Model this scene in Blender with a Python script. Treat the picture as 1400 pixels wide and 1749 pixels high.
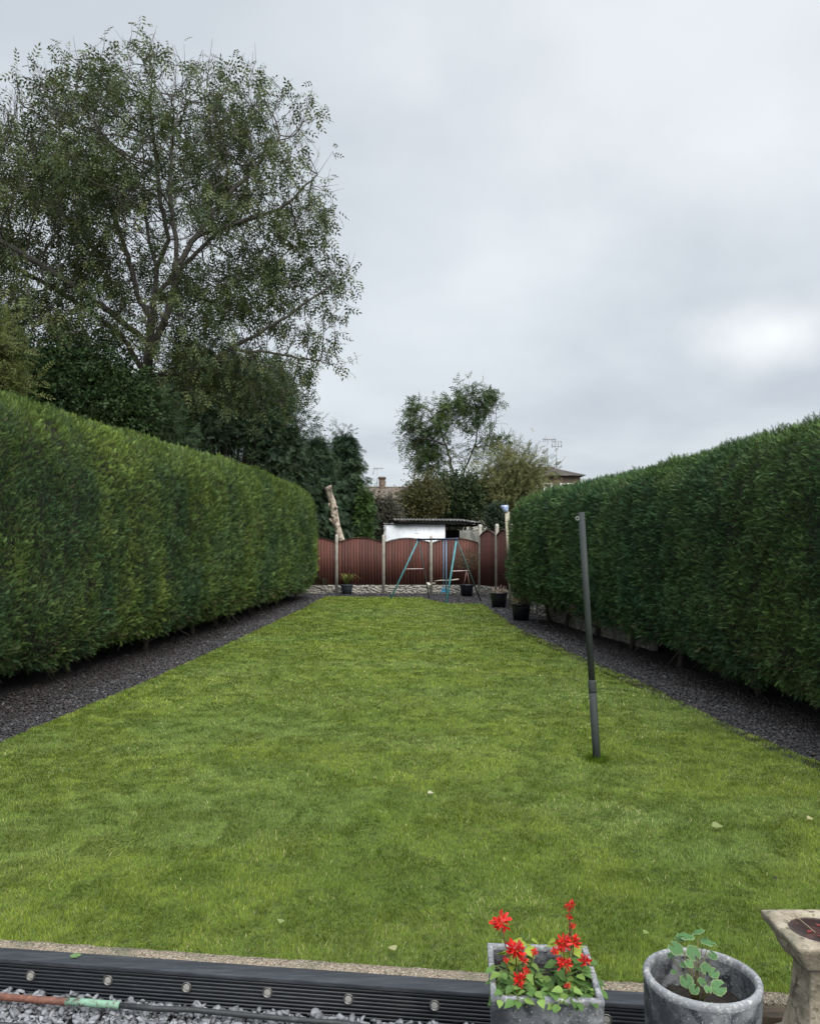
import bpy, math, random
import numpy as np
from mathutils import Vector

for o in list(bpy.data.objects):
    bpy.data.objects.remove(o)
SC = bpy.context.scene
R = math.radians
rng = np.random.default_rng(7)
random.seed(7)

# ------------------------------------------------------------ camera, sky, sun
CAMH = 2.05
cd = bpy.data.cameras.new('camera')
cam = bpy.data.objects.new('camera', cd)
SC.collection.objects.link(cam)
cam.location = (0, 0, CAMH)
cam.rotation_euler = (R(90), 0, 0)
cd.sensor_width = 36
cd.lens = 1400 / 1749 * 36
cd.shift_y = 50.5 / 1749
cd.clip_start = 0.05
cd.clip_end = 3000
SC.camera = cam

SUN_EL, SUN_AZ = 46, 148      # azimuth clockwise from +Y
w = bpy.data.worlds.new('World'); SC.world = w; w.use_nodes = True
nt = w.node_tree; N = nt.nodes; L = nt.links
for n in list(N): N.remove(n)
def wn(t, **k):
    n = N.new(t)
    for a, b in k.items(): setattr(n, a, b)
    return n
def wm(op, a, b=None, c=None):
    n = wn('ShaderNodeMath', operation=op)
    for i, v in enumerate((a, b, c)):
        if v is None: continue
        if isinstance(v, (int, float)): n.inputs[i].default_value = v
        else: L.new(v, n.inputs[i])
    return n.outputs[0]
wout = wn('ShaderNodeOutputWorld')
sky = wn('ShaderNodeTexSky', sky_type='NISHITA'); sky.sun_disc = False
sky.sun_elevation = R(SUN_EL); sky.sun_rotation = R(SUN_AZ)
bg1 = wn('ShaderNodeBackground'); bg1.inputs[1].default_value = 0.05
L.new(sky.outputs[0], bg1.inputs[0])
tc = wn('ShaderNodeTexCoord'); sp = wn('ShaderNodeSeparateXYZ'); L.new(tc.outputs['Generated'], sp.inputs[0])
zz = wm('ADD', wm('MAXIMUM', sp.outputs[2], 0.0), 0.22)
cx = wm('DIVIDE', sp.outputs[0], zz); cy = wm('DIVIDE', sp.outputs[1], zz)
cmb = wn('ShaderNodeCombineXYZ'); L.new(cx, cmb.inputs[0]); L.new(cy, cmb.inputs[1])
n1 = wn('ShaderNodeTexNoise'); n1.inputs['Scale'].default_value = 0.75; n1.inputs['Detail'].default_value = 5; n1.inputs['Roughness'].default_value = 0.5
n1.inputs['Distortion'].default_value = 0.15
L.new(cmb.outputs[0], n1.inputs['Vector'])
cr = wn('ShaderNodeValToRGB')
cr.color_ramp.elements[0].position = 0.38; cr.color_ramp.elements[0].color = (0.50, 0.545, 0.60, 1)
cr.color_ramp.elements[1].position = 0.62; cr.color_ramp.elements[1].color = (0.70, 0.745, 0.785, 1)
L.new(n1.outputs['Fac'], cr.inputs[0])
# a brighter gap in the cloud, low on the right
nv = wn('ShaderNodeVectorMath', operation='NORMALIZE'); L.new(tc.outputs['Generated'], nv.inputs[0])
n2 = wn('ShaderNodeTexNoise'); n2.inputs['Scale'].default_value = 9; n2.inputs['Detail'].default_value = 4
L.new(nv.outputs[0], n2.inputs['Vector'])
def patch(px, py, rad, amt):
    d = Vector(((px-700)/1400, 1, (925-py)/1400)).normalized()
    ds = wn('ShaderNodeVectorMath', operation='SUBTRACT'); L.new(nv.outputs[0], ds.inputs[0]); ds.inputs[1].default_value = d
    sc_ = wn('ShaderNodeVectorMath', operation='MULTIPLY'); L.new(ds.outputs[0], sc_.inputs[0]); sc_.inputs[1].default_value = (1, 1, 1.7)
    ln = wn('ShaderNodeVectorMath', operation='LENGTH'); L.new(sc_.outputs[0], ln.inputs[0])
    dd = wm('ADD', ln.outputs[1], wm('MULTIPLY', wm('SUBTRACT', n2.outputs['Fac'], 0.5), -rad*1.0))
    f = wn('ShaderNodeMapRange', interpolation_type='SMOOTHSTEP')
    L.new(dd, f.inputs[0]); f.inputs[1].default_value = rad; f.inputs[2].default_value = 0; f.inputs[3].default_value = 0; f.inputs[4].default_value = amt
    return f.outputs[0]
pf = wm('MINIMUM', wm('ADD', patch(1325, 572, 0.10, 0.85), patch(1180, 60, 0.42, 0.35)), 1.0)
mxc = wn('ShaderNodeMixRGB'); L.new(pf, mxc.inputs[0]); L.new(cr.outputs[0], mxc.inputs[1]); mxc.inputs[2].default_value = (0.93, 0.95, 0.95, 1)
# an overcast sky is brightest towards the zenith
el = wn('ShaderNodeMapRange', interpolation_type='SMOOTHSTEP'); L.new(sp.outputs[2], el.inputs[0])
el.inputs[1].default_value = 0.55; el.inputs[2].default_value = 1.0; el.inputs[3].default_value = 1.0; el.inputs[4].default_value = 3.0
bk = wn('ShaderNodeMapRange', interpolation_type='SMOOTHSTEP'); L.new(sp.outputs[1], bk.inputs[0])  # extra brightness added to the unseen sky behind the camera, filling camera-facing surfaces
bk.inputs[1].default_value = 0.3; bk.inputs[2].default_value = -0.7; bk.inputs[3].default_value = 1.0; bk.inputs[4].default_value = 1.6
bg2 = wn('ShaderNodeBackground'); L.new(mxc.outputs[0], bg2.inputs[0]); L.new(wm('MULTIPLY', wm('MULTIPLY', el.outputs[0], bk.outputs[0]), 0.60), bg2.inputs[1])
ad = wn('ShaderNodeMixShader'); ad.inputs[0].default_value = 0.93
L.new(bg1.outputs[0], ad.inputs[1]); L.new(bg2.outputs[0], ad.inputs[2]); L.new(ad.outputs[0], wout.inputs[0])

sd = bpy.data.lights.new('sun', 'SUN'); sd.energy = 1.5; sd.angle = R(50); sd.color = (1, 0.96, 0.9)
so = bpy.data.objects.new('sun', sd); SC.collection.objects.link(so)
dv = Vector((math.sin(R(SUN_AZ))*math.cos(R(SUN_EL)), math.cos(R(SUN_AZ))*math.cos(R(SUN_EL)), math.sin(R(SUN_EL))))
so.rotation_euler = dv.to_track_quat('Z', 'Y').to_euler(); so.location = (0, 0, 30)
SC.view_settings.view_transform = 'Standard'; SC.view_settings.look = 'None'
SC.view_settings.exposure = 1.0; SC.view_settings.gamma = 1
SC.cycles.max_bounces = 6; SC.cycles.diffuse_bounces = 3; SC.cycles.glossy_bounces = 2
SC.cycles.transmission_bounces = 3; SC.cycles.transparent_max_bounces = 4

# ------------------------------------------------------------ helpers
def fbm(p, scale, octs=3, seed=0):
    p = np.asarray(p, float) / scale
    out = np.zeros(len(p)); amp = 1; tot = 0
    for k in range(octs):
        out += amp * vnoise(p * 2**k + 17.3*k + seed*7.77); tot += amp; amp *= 0.5
    return out / tot
def vnoise(p):
    i = np.floor(p).astype(np.int64); f = p - i; f = f*f*(3-2*f)
    def h(dx, dy, dz):
        x = (i[:, 0]+dx)*374761393 + (i[:, 1]+dy)*668265263 + (i[:, 2]+dz)*2147483647
        x = x & 0x7fffffff
        x = ((x ^ (x >> 13)) * 1274126177) & 0x7fffffff
        x = ((x ^ (x >> 16)) * 60493) & 0x7fffffff
        return ((x ^ (x >> 11)) & 0xffff) / 65535.0
    fx, fy, fz = f.T
    a = h(0,0,0)*(1-fx)+h(1,0,0)*fx; b = h(0,1,0)*(1-fx)+h(1,1,0)*fx
    c = h(0,0,1)*(1-fx)+h(1,0,1)*fx; d = h(0,1,1)*(1-fx)+h(1,1,1)*fx
    return (a*(1-fy)+b*fy)*(1-fz) + (c*(1-fy)+d*fy)*fz
def unit(v):
    v = np.asarray(v, float)
    return v / np.maximum(np.linalg.norm(v, axis=-1, keepdims=True), 1e-9)

def wloc(o):
    p = Vector((0, 0, 0))
    while o is not None:
        p += o.location; o = o.parent
    return p
class MB:
    """collects triangles and quads with one colour per vertex"""
    def __init__(s): s.V = []; s.T = []; s.Q = []; s.C = []; s.n = 0
    def add(s, V, T=None, Q=None, C=None):
        V = np.asarray(V, float).reshape(-1, 3)
        if T is not None and len(T): s.T.append(np.asarray(T, np.int64).reshape(-1, 3) + s.n)
        if Q is not None and len(Q): s.Q.append(np.asarray(Q, np.int64).reshape(-1, 4) + s.n)
        s.V.append(V); s.n += len(V)
        if C is None: C = (0.5, 0.5, 0.5)
        C = np.asarray(C, float)
        if C.ndim == 1: C = np.tile(C, (len(V), 1))
        s.C.append(C)
        return s
    def build(s, name, mat, parent=None, smooth=False, bevel=0):
        V = np.concatenate(s.V); C = np.concatenate(s.C)
        if parent is not None: V = V - np.array(wloc(parent))
        T = np.concatenate(s.T) if s.T else np.zeros((0, 3), np.int64)
        Q = np.concatenate(s.Q) if s.Q else np.zeros((0, 4), np.int64)
        me = bpy.data.meshes.new(name)
        me.vertices.add(len(V)); me.vertices.foreach_set('co', V.astype(np.float32).ravel())
        li = np.concatenate([T.ravel(), Q.ravel()]).astype(np.int32)
        me.loops.add(len(li)); me.loops.foreach_set('vertex_index', li)
        nT, nQ = len(T), len(Q)
        me.polygons.add(nT+nQ)
        st = np.concatenate([np.arange(nT)*3, nT*3+np.arange(nQ)*4]).astype(np.int32)
        me.polygons.foreach_set('loop_start', st)
        if smooth: me.polygons.foreach_set('use_smooth', np.ones(nT+nQ, bool))
        me.update(calc_edges=True)
        at = me.color_attributes.new('Col', 'FLOAT_COLOR', 'POINT')
        at.data.foreach_set('color', np.concatenate([C, np.ones((len(C), 1))], 1).astype(np.float32).ravel())
        me.materials.append(mat)
        o = bpy.data.objects.new(name, me); SC.collection.objects.link(o)
        if parent is not None: o.parent = parent
        if bevel:
            m = o.modifiers.new('bevel', 'BEVEL'); m.width = bevel; m.segments = 2; m.limit_method = 'ANGLE'
        return o
    # ---- primitives
    def box(s, c, d, rz=0, C=None, M=None):
        x, y, z = [v/2 for v in d]
        V = np.array([(-x,-y,-z),(x,-y,-z),(x,y,-z),(-x,y,-z),(-x,-y,z),(x,-y,z),(x,y,z),(-x,y,z)])
        if M is not None: V = V @ np.array(M).T
        if rz: V = V @ np.array([[math.cos(rz), math.sin(rz), 0], [-math.sin(rz), math.cos(rz), 0], [0, 0, 1]])
        return s.add(V + np.array(c), Q=[(0,3,2,1),(4,5,6,7),(0,1,5,4),(1,2,6,5),(2,3,7,6),(3,0,4,7)], C=C)
    def tube(s, pts, r, n=8, C=None, cap=True):
        P = np.asarray(pts, float); r = np.broadcast_to(r, (len(P),))
        t = unit(np.gradient(P, axis=0))
        up = np.array([0, 0, 1.0]) if abs(t[0][2]) < 0.9 else np.array([1.0, 0, 0])
        rings = []
        a = unit(np.cross(up, t[0]))
        for i in range(len(P)):
            a = unit(a - t[i]*np.dot(a, t[i])); b = np.cross(t[i], a)
            an = np.arange(n)*2*math.pi/n
            rings.append(P[i] + r[i]*(np.cos(an)[:, None]*a + np.sin(an)[:, None]*b))
        return s.loft(rings, C, cap, cap)
    def loft(s, rings, C=None, cap0=True, cap1=True):
        n = len(rings[0]); m = len(rings); V = np.concatenate(rings)
        i, j = np.meshgrid(np.arange(m-1), np.arange(n), indexing='ij'); j2 = (j+1) % n
        Q = np.stack([i*n+j, i*n+j2, (i+1)*n+j2, (i+1)*n+j], -1).reshape(-1, 4)
        T = []
        if cap0:
            V = np.concatenate([V, [rings[0].mean(0)]]); k = len(V)-1
            T += [(k, (q+1) % n, q) for q in range(n)]
        if cap1:
            V = np.concatenate([V, [rings[-1].mean(0)]]); k = len(V)-1; b = (m-1)*n
            T += [(k, b+q, b+(q+1) % n) for q in range(n)]
        return s.add(V, T=T, Q=Q, C=C)
    def lathe(s, c, prof, n=32, C=None):
        an = np.arange(n)*2*math.pi/n
        rings = [np.stack([c[0]+r*np.cos(an), c[1]+r*np.sin(an), np.full(n, c[2]+z)], 1) for r, z in prof]
        return s.loft(rings, C, False, False)
    def scatter(s, tv, tt, pos, F, sc, C, tint=None):
        """copies of a template: F (n,3,3) rows are the local axes in world space"""
        n, k = len(pos), len(tv)
        sc = np.asarray(sc, float)
        if sc.ndim == 1: sc = sc[:, None] * np.ones((1, 3))
        V = np.einsum('nki,nij->nkj', tv[None]*sc[:, None, :], F) + pos[:, None, :]
        T = tt[None] + (np.arange(n)*k)[:, None, None]
        C = np.repeat(C, k, axis=0)
        if tint is not None: C = C*np.tile(tint, n)[:,None]
        return s.add(V.reshape(-1, 3), T=T.reshape(-1, 3), C=C)
def frames(d, hint):
    y = unit(d); x = unit(np.cross(y, hint)); z = np.cross(x, y)
    return np.stack([x, y, z], 1)
def rdir(n): return unit(rng.normal(size=(n, 3)))

def tag(o, label=None, cat=None, group=None, kind=None):
    if label: o['label'] = label
    if cat: o['category'] = cat
    if group: o['group'] = group
    if kind: o['kind'] = kind
    return o
def thing(name, label, cat, loc, group=None):
    o = bpy.data.objects.new(name, None); SC.collection.objects.link(o); o.location = loc
    o.empty_display_size = 0.2
    return tag(o, label, cat, group)

# ------------------------------------------------------------ materials
def mat(name, base=(0.5,0.5,0.5), rough=0.8, attr=False, noise=None, bump=None, metal=0, trans=0, spec=0.5, grad=None):
    """noise: list of (scale, colour, lo, hi); bump: list of (type, scale, strength, distance)"""
    m = bpy.data.materials.new(name); m.use_nodes = True
    t = m.node_tree; n = t.nodes; l = t.links
    p = n['Principled BSDF']; p.inputs['Roughness'].default_value = rough; p.inputs['Metallic'].default_value = metal
    p.inputs['Specular IOR Level'].default_value = spec
    cn = n.new('ShaderNodeTexCoord'); co = cn.outputs['Object']
    if attr:
        a = n.new('ShaderNodeAttribute'); a.attribute_name = 'Col'; cur = a.outputs['Color']
    else:
        a = n.new('ShaderNodeRGB'); a.outputs[0].default_value = (*base, 1); cur = a.outputs[0]
    for q in (noise or []):
        sc, colr, lo, hi = q[:4]
        x = n.new('ShaderNodeTexNoise'); x.inputs['Scale'].default_value = sc; x.inputs['Detail'].default_value = 6
        x.inputs['Roughness'].default_value = 0.62
        if len(q) > 4:
            mp = n.new('ShaderNodeMapping'); mp.inputs['Scale'].default_value = q[4]; l.new(co, mp.inputs[0]); l.new(mp.outputs[0], x.inputs[0])
        else: l.new(co, x.inputs[0])
        r = n.new('ShaderNodeMapRange'); r.inputs[1].default_value = lo; r.inputs[2].default_value = hi
        l.new(x.outputs['Fac'], r.inputs[0])
        k = n.new('ShaderNodeMixRGB'); l.new(r.outputs[0], k.inputs[0]); l.new(cur, k.inputs[1]); k.inputs[2].default_value = (*colr, 1)
        cur = k.outputs[0]
    l.new(cur, p.inputs['Base Color'])
    nrm = None
    for q in (bump or []):
        ty, sc, st, di = q[:4]
        if ty == 'noise':
            x = n.new('ShaderNodeTexNoise'); x.inputs['Scale'].default_value = sc; x.inputs['Detail'].default_value = 6; hout = x.outputs['Fac']
        else:
            x = n.new('ShaderNodeTexVoronoi'); x.inputs['Scale'].default_value = sc; hout = x.outputs['Distance']
        if len(q) > 4:
            mp = n.new('ShaderNodeMapping'); mp.inputs['Scale'].default_value = q[4]; l.new(co, mp.inputs[0]); l.new(mp.outputs[0], x.inputs['Vector'])
        else: l.new(co, x.inputs['Vector'])
        b = n.new('ShaderNodeBump'); b.inputs['Strength'].default_value = st; b.inputs['Distance'].default_value = di
        l.new(hout, b.inputs['Height'])
        if nrm: l.new(nrm, b.inputs['Normal'])
        nrm = b.outputs[0]
    if nrm: l.new(nrm, p.inputs['Normal'])
    if trans:
        tr = n.new('ShaderNodeBsdfTranslucent'); l.new(cur, tr.inputs[0])
        ms = n.new('ShaderNodeMixShader'); ms.inputs[0].default_value = trans
        l.new(p.outputs[0], ms.inputs[1]); l.new(tr.outputs[0], ms.inputs[2]); l.new(ms.outputs[0], n['Material Output'].inputs[0])
    return m
M = {}
M['leaf'] = mat('leaf', attr=True, rough=0.55, trans=0.25, spec=0.25)
M['grass'] = mat('grass_blades', attr=True, rough=0.6, trans=0.3, spec=0.2)
M['needle'] = mat('needle', attr=True, rough=0.6, trans=0.12, spec=0.25)
M['bark'] = mat('bark', (0.062, 0.054, 0.045), 0.9, noise=[(9, (0.11,0.10,0.085), 0.45, 0.7), (30, (0.04,0.033,0.028), 0.5, 0.75)], bump=[('noise', 25, 0.6, 0.03)])
M['darkbark'] = mat('dark_bark', (0.045, 0.035, 0.028), 0.95, noise=[(14, (0.08,0.065,0.05), 0.5, 0.7)], bump=[('noise', 30, 0.6, 0.02)])
M['hedgecore'] = mat('hedge_twigs', (0.012, 0.016, 0.008), 1.0, noise=[(12, (0.022,0.016,0.01), 0.45, 0.65)], bump=[('noise', 18, 1, 0.05)])
M['soil'] = mat('soil', (0.018, 0.013, 0.010), 1.0, noise=[(30, (0.05,0.038,0.028), 0.5, 0.75)], bump=[('noise', 60, 0.9, 0.02)])
M['slatebed'] = mat('slate_bed', (0.014, 0.011, 0.012), 0.8, noise=[(55, (0.06,0.055,0.062), 0.5, 0.62), (35, (0.012,0.010,0.011), 0.5, 0.65)], bump=[('vor', 40, 1, 0.02)])
M['chip'] = mat('slate_chips', attr=True, rough=0.6, noise=None, bump=[('noise', 60, 0.3, 0.004)])
M['lawnbase'] = mat('lawn_thatch', (0.11, 0.165, 0.018), 1.0, noise=[(0.45, (0.13,0.17,0.025), 0.45, 0.62), (18, (0.045,0.075,0.012), 0.45, 0.7), (70, (0.16,0.15,0.06), 0.6, 0.8)], bump=[('noise', 90, 1, 0.03)])
M['fargrass'] = mat('far_ground', (0.05, 0.07, 0.02), 1.0, noise=[(0.3, (0.08,0.07,0.035), 0.4, 0.6)])
M['concrete'] = mat('concrete', (0.42, 0.39, 0.33), 0.9, noise=[(5, (0.25,0.24,0.21), 0.45, 0.7), (40, (0.45,0.42,0.36), 0.55, 0.75)], bump=[('noise', 60, 0.4, 0.01)])
M['rockface'] = mat('rock_faced_concrete', (0.38, 0.36, 0.32), 0.95, noise=[(9, (0.24,0.22,0.19), 0.45, 0.65), (3, (0.33,0.32,0.26), 0.45, 0.65)], bump=[('vor', 9, 1.0, 0.12, (1,1,1.6)), ('noise', 30, 0.8, 0.03)])
M['fencewood'] = mat('stained_wood', attr=True, rough=0.75, noise=[(3, (0.055,0.016,0.012), 0.52, 0.8, (6,6,0.7)), (2.2, (0.12,0.038,0.027), 0.58, 0.85)], bump=[('noise', 25, 0.3, 0.01, (4,4,0.4))])
M['aggregate'] = mat('exposed_aggregate', (0.24, 0.19, 0.135), 0.95, noise=[(90, (0.48,0.42,0.33), 0.52, 0.62), (60, (0.06,0.05,0.035), 0.54, 0.64), (3, (0.13,0.13,0.085), 0.5, 0.7)], bump=[('vor', 120, 0.9, 0.012)])
M['composite'] = mat('dark_composite', (0.011, 0.013, 0.017), 0.5, noise=[(14, (0.03,0.033,0.038), 0.5, 0.75, (0.5,4,4)), (3, (0.045,0.045,0.046), 0.62, 0.85)], bump=[('noise', 60, 0.2, 0.004, (0.3,3,3))])
M['capboard'] = mat('weathered_cap', (0.026, 0.029, 0.034), 0.65, spec=.3, noise=[(10, (0.055,0.060,0.068), 0.45, 0.7, (0.4,4,4)), (70, (0.25,0.24,0.22), 0.70, 0.76)], bump=[('noise', 50, 0.25, 0.004, (0.3,3,3))])
M['timber'] = mat('old_timber', (0.09, 0.065, 0.04), 0.9, noise=[(12, (0.04,0.03,0.022), 0.45, 0.65, (0.4,4,4))], bump=[('noise', 40, 0.5, 0.01, (0.3,3,3))])
M['steel'] = mat('brushed_steel', (0.16, 0.155, 0.145), 0.45, metal=0.8, noise=[(40, (0.18,0.17,0.15), 0.5, 0.7)])
M['lens'] = mat('frosted_lens', (0.30, 0.285, 0.26), 0.35, noise=[(60, (0.3,0.29,0.27), 0.45, 0.7)])
M['granitepot'] = mat('charcoal_pot', (0.10, 0.104, 0.112), 0.8, noise=[(9, (0.20,0.205,0.21), 0.48, 0.64), (20, (0.020,0.022,0.026), 0.50, 0.62), (130, (0.38,0.38,0.38), 0.58, 0.68), (4, (0.035,0.037,0.042), 0.52, 0.62)], bump=[('noise', 90, 0.3, 0.004)])
M['potrim'] = mat('worn_rim', (0.20, 0.205, 0.215), 0.85, noise=[(60, (0.42,0.42,0.41), 0.5, 0.65), (14, (0.09,0.09,0.10), 0.5, 0.7)], bump=[('noise', 90, 0.3, 0.004)])
M['stone'] = mat('weathered_stone', (0.24, 0.20, 0.145), 0.95, noise=[(8, (0.34,0.295,0.22), 0.42, 0.62), (26, (0.08,0.065,0.045), 0.52, 0.64), (5, (0.13,0.125,0.085), 0.50, 0.64), (90, (0.42,0.38,0.30), 0.6, 0.7)], bump=[('noise', 18, 0.8, 0.02), ('noise', 80, 0.5, 0.005)])
M['water'] = mat('dark_water', (0.035, 0.022, 0.022), 0.06, noise=[(14, (0.10,0.045,0.04), 0.5, 0.7)])
M['plasticblack'] = mat('black_plastic', (0.008, 0.009, 0.014), 0.45)
M['plasticgrey'] = mat('slate_grey_plastic', (0.03, 0.036, 0.045), 0.6)
M['polepaint'] = mat('grey_green_paint', (0.030, 0.036, 0.034), 0.7, spec=.3, noise=[(8, (0.045,0.052,0.048), 0.45, 0.7, (1,1,0.3)), (35, (0.025,0.028,0.026), 0.58, 0.72)])
M['galv'] = mat('galvanised', (0.3, 0.31, 0.31), 0.4, metal=0.6)
M['teal'] = mat('teal_paint', (0.06, 0.22, 0.25), 0.5, noise=[(9, (0.12,0.30,0.30), 0.5, 0.7), (20, (0.10,0.07,0.05), 0.66, 0.76)])
M['navy'] = mat('navy_paint', (0.025, 0.035, 0.08), 0.5, noise=[(14, (0.09,0.06,0.05), 0.6, 0.75)])
M['greentube'] = mat('grey_green_tube', (0.045, 0.075, 0.07), 0.5, noise=[(14, (0.09,0.08,0.06), 0.55, 0.75)])
M['creamplastic'] = mat('cream_plastic', (0.46, 0.42, 0.35), 0.5, noise=[(9, (0.4,0.36,0.28), 0.5, 0.75)])
M['pinkmetal'] = mat('faded_bar', (0.42, 0.33, 0.32), 0.5, noise=[(20, (0.2,0.13,0.11), 0.55, 0.7)])
M['bluetube'] = mat('pale_blue_tube', (0.16, 0.28, 0.42), 0.5)
M['blueplastic'] = mat('blue_plastic', (0.03, 0.19, 0.33), 0.5)
M['palecap'] = mat('pale_blue_wrap', (0.30, 0.38, 0.62), 0.6, noise=[(16, (0.6,0.65,0.75), 0.5, 0.6)])
M['oldpost'] = mat('bleached_post', (0.36, 0.33, 0.24), 0.9, noise=[(7, (0.24,0.23,0.17), 0.45, 0.65, (4,4,0.4))])
M['cane'] = mat('cane', (0.38, 0.25, 0.20), 0.7)
M['palebark'] = mat('pale_dead_bark', (0.40, 0.33, 0.26), 0.9, noise=[(2.8, (0.12,0.075,0.06), 0.52, 0.60), (7, (0.52,0.46,0.37), 0.52, 0.6), (14, (0.16,0.08,0.06), 0.58, 0.66)], bump=[('noise', 8, 0.8, 0.05)])
M['whitewall'] = mat('whitewashed_wall', (0.80, 0.83, 0.86), 0.8, noise=[(1.3, (0.62,0.66,0.70), 0.45, 0.65), (4, (0.25,0.25,0.25), 0.60, 0.70), (3, (0.45,0.46,0.45), 0.55, 0.75, (5,5,.6))])
M['mould'] = mat('dirty_coping', (0.30, 0.30, 0.29), 0.9, noise=[(7, (0.03,0.03,0.03), 0.48, 0.56, (1,1,3))])
M['greywall'] = mat('grey_render', (0.20, 0.20, 0.17), 0.95, noise=[(2.5, (0.10,0.10,0.085), 0.45, 0.6, (1,1,0.3)), (9, (0.30,0.29,0.25), 0.55, 0.7)])
M['black'] = mat('black_timber', (0.008, 0.008, 0.009), 0.9)
M['corrugated'] = mat('corrugated_sheet', (0.07, 0.07, 0.068), 0.85, noise=[(3, (0.22,0.22,0.21), 0.5, 0.6), (9, (0.04,0.04,0.04), 0.5, 0.65)])
M['brick'] = mat('old_brick', (0.09, 0.072, 0.058), 0.9, noise=[(3, (0.13,0.08,0.055), 0.45, 0.6), (11, (0.18,0.14,0.105), 0.55, 0.7)])
M['rooftile'] = mat('brown_roof_tiles', (0.115, 0.098, 0.08), 0.9, noise=[(1.3, (0.14,0.10,0.075), 0.42, 0.62, (1,1,5)), (4, (0.20,0.18,0.15), 0.55, 0.7)])
M['rooftiledark'] = mat('dark_roof_tiles', (0.065, 0.058, 0.055), 0.9, noise=[(2, (0.12,0.105,0.09), 0.45, 0.65, (1,1,5))])
M['render'] = mat('pale_render', (0.5, 0.48, 0.44), 0.9)
M['glass'] = mat('window_glass', (0.05, 0.06, 0.07), 0.1)
M['frame'] = mat('window_frame', (0.75, 0.75, 0.74), 0.5)
M['rust'] = mat('rusty_pipe', (0.12, 0.045, 0.028), 0.7, noise=[(30, (0.2,0.085,0.05), 0.5, 0.7), (12, (0.06,0.03,0.025), 0.55, 0.7)])
M['verdigris'] = mat('green_tape', (0.17, 0.30, 0.21), 0.6, noise=[(40, (0.09,0.08,0.06), 0.52, 0.62)])
M['blackpipe'] = mat('black_hose', (0.02, 0.021, 0.022), 0.5, noise=[(30, (0.05,0.05,0.048), 0.55, 0.7)])
M['slab'] = mat('dark_paving_slab', (0.035, 0.036, 0.04), 0.55, noise=[(20, (0.05,0.05,0.055), 0.45, 0.7)])
M['red'] = mat('red_petals', attr=True, rough=0.5, trans=0.2)

# ------------------------------------------------------------ plan of the garden
LE = np.array([(-4.5,3.0),(-4.16,8.3),(-3.84,12.0),(-3.6,17.0),(-3.3,24.0),(-3.12,30.6)])      # left lawn edge (x, y)
RE = np.array([(4.1,3.0),(3.76,7.5),(3.63,8.4),(3.5,9.3),(3.38,11.3),(3.03,14.2),(2.52,19.3),(2.37,26.9)])
def xl(y): return np.interp(y, LE[:,1], LE[:,0])
def xr(y): return np.interp(y, RE[:,1], RE[:,0])
def yf(x): return 3.87 - 0.132*x                       # back of the kerb strip
def yb(x): return np.interp(x, [-3.2,0.4,0.75,1.25,2.5], [30.6,30.1,28.4,27.1,26.9])
def wob(p, s=0.35, a=0.06): return (fbm(p, s, 3) - 0.5)*2*a
LD = unit(np.array([1.0, -0.132, 0])); LNR = np.array([LD[1]*-1, LD[0], 0])    # along and across (away from the camera) the kerb
LANG = math.atan2(LD[1], LD[0])
def kp(x, off, z): return np.array([x, yf(x), z]) + LNR*off

def sheet(name, xs, ys, zf, m, kind='structure'):
    X, Y = np.meshgrid(xs, ys); P = np.stack([X.ravel(), Y.ravel(), np.zeros(X.size)], 1); P[:,2] = zf(P)
    i, j = np.meshgrid(np.arange(len(ys)-1), np.arange(len(xs)-1), indexing='ij'); a = i*len(xs)+j
    Q = np.stack([a, a+1, a+len(xs)+1, a+len(xs)], -1).reshape(-1,4)
    b = MB(); b.add(P, Q=Q); return tag(b.build(name, m), kind=kind)
def strip(name, left, right, ys, z, m, nx=14):
    rows = []
    for y in ys:
        a, b_ = left(y), right(y); rows.append(np.stack([np.linspace(a, b_, nx), np.full(nx, y)], 1))
    P = np.concatenate(rows); P = np.concatenate([P, np.zeros((len(P),1))], 1); P[:,2] = z
    i, j = np.meshgrid(np.arange(len(ys)-1), np.arange(nx-1), indexing='ij'); a = i*nx+j
    Q = np.stack([a, a+1, a+nx+1, a+nx], -1).reshape(-1,4)
    b = MB(); b.add(P, Q=Q); return tag(b.build(name, m), kind='structure')

sheet('ground', [-900,-60,-15,15,60,900], [-300,-20,3.2,40,100,1500], lambda P: np.full(len(P), -0.30), M['fargrass'])
# garden soil block that the lawn and slate lie on
g = MB(); n_ = 60
xs = np.linspace(-8, 6.5, n_)
top0 = np.array([[x, yf(x)-0.04, -0.03] for x in xs]); top1 = np.array([[x, 33.5, -0.03] for x in xs]); bot0 = top0 - [0,0,0.3]
V = np.concatenate([bot0, top0, top1]); q = []
for k in range(n_-1):
    q += [(k, k+1, n_+k+1, n_+k), (n_+k, n_+k+1, 2*n_+k+1, 2*n_+k)]
g.add(V, Q=q); tag(g.build('soil_bed', M['soil']), kind='structure')
sheet('neighbouring_ground', [-60,60], [33.2,80], lambda P: np.full(len(P), -0.02), M['fargrass'])
sheet('neighbouring_ground', [-60,-7.9], [-5,33.2], lambda P: np.full(len(P), -0.02), M['fargrass'])
sheet('neighbouring_ground', [6.4,60], [-5,33.2], lambda P: np.full(len(P), -0.02), M['fargrass'])
YS = np.linspace(3.4, 33.1, 150)
strip('slate_border', lambda y: -6.2, lambda y: xl(y)+0.12, YS, -0.012, M['slatebed'])
strip('slate_border', lambda y: xr(y)-0.12, lambda y: 5.9, YS, -0.012, M['slatebed'])
strip('slate_border', lambda y: -3.4, lambda y: 3.6, np.linspace(26.4, 33.1, 20), -0.016, M['slatebed'])
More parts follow.
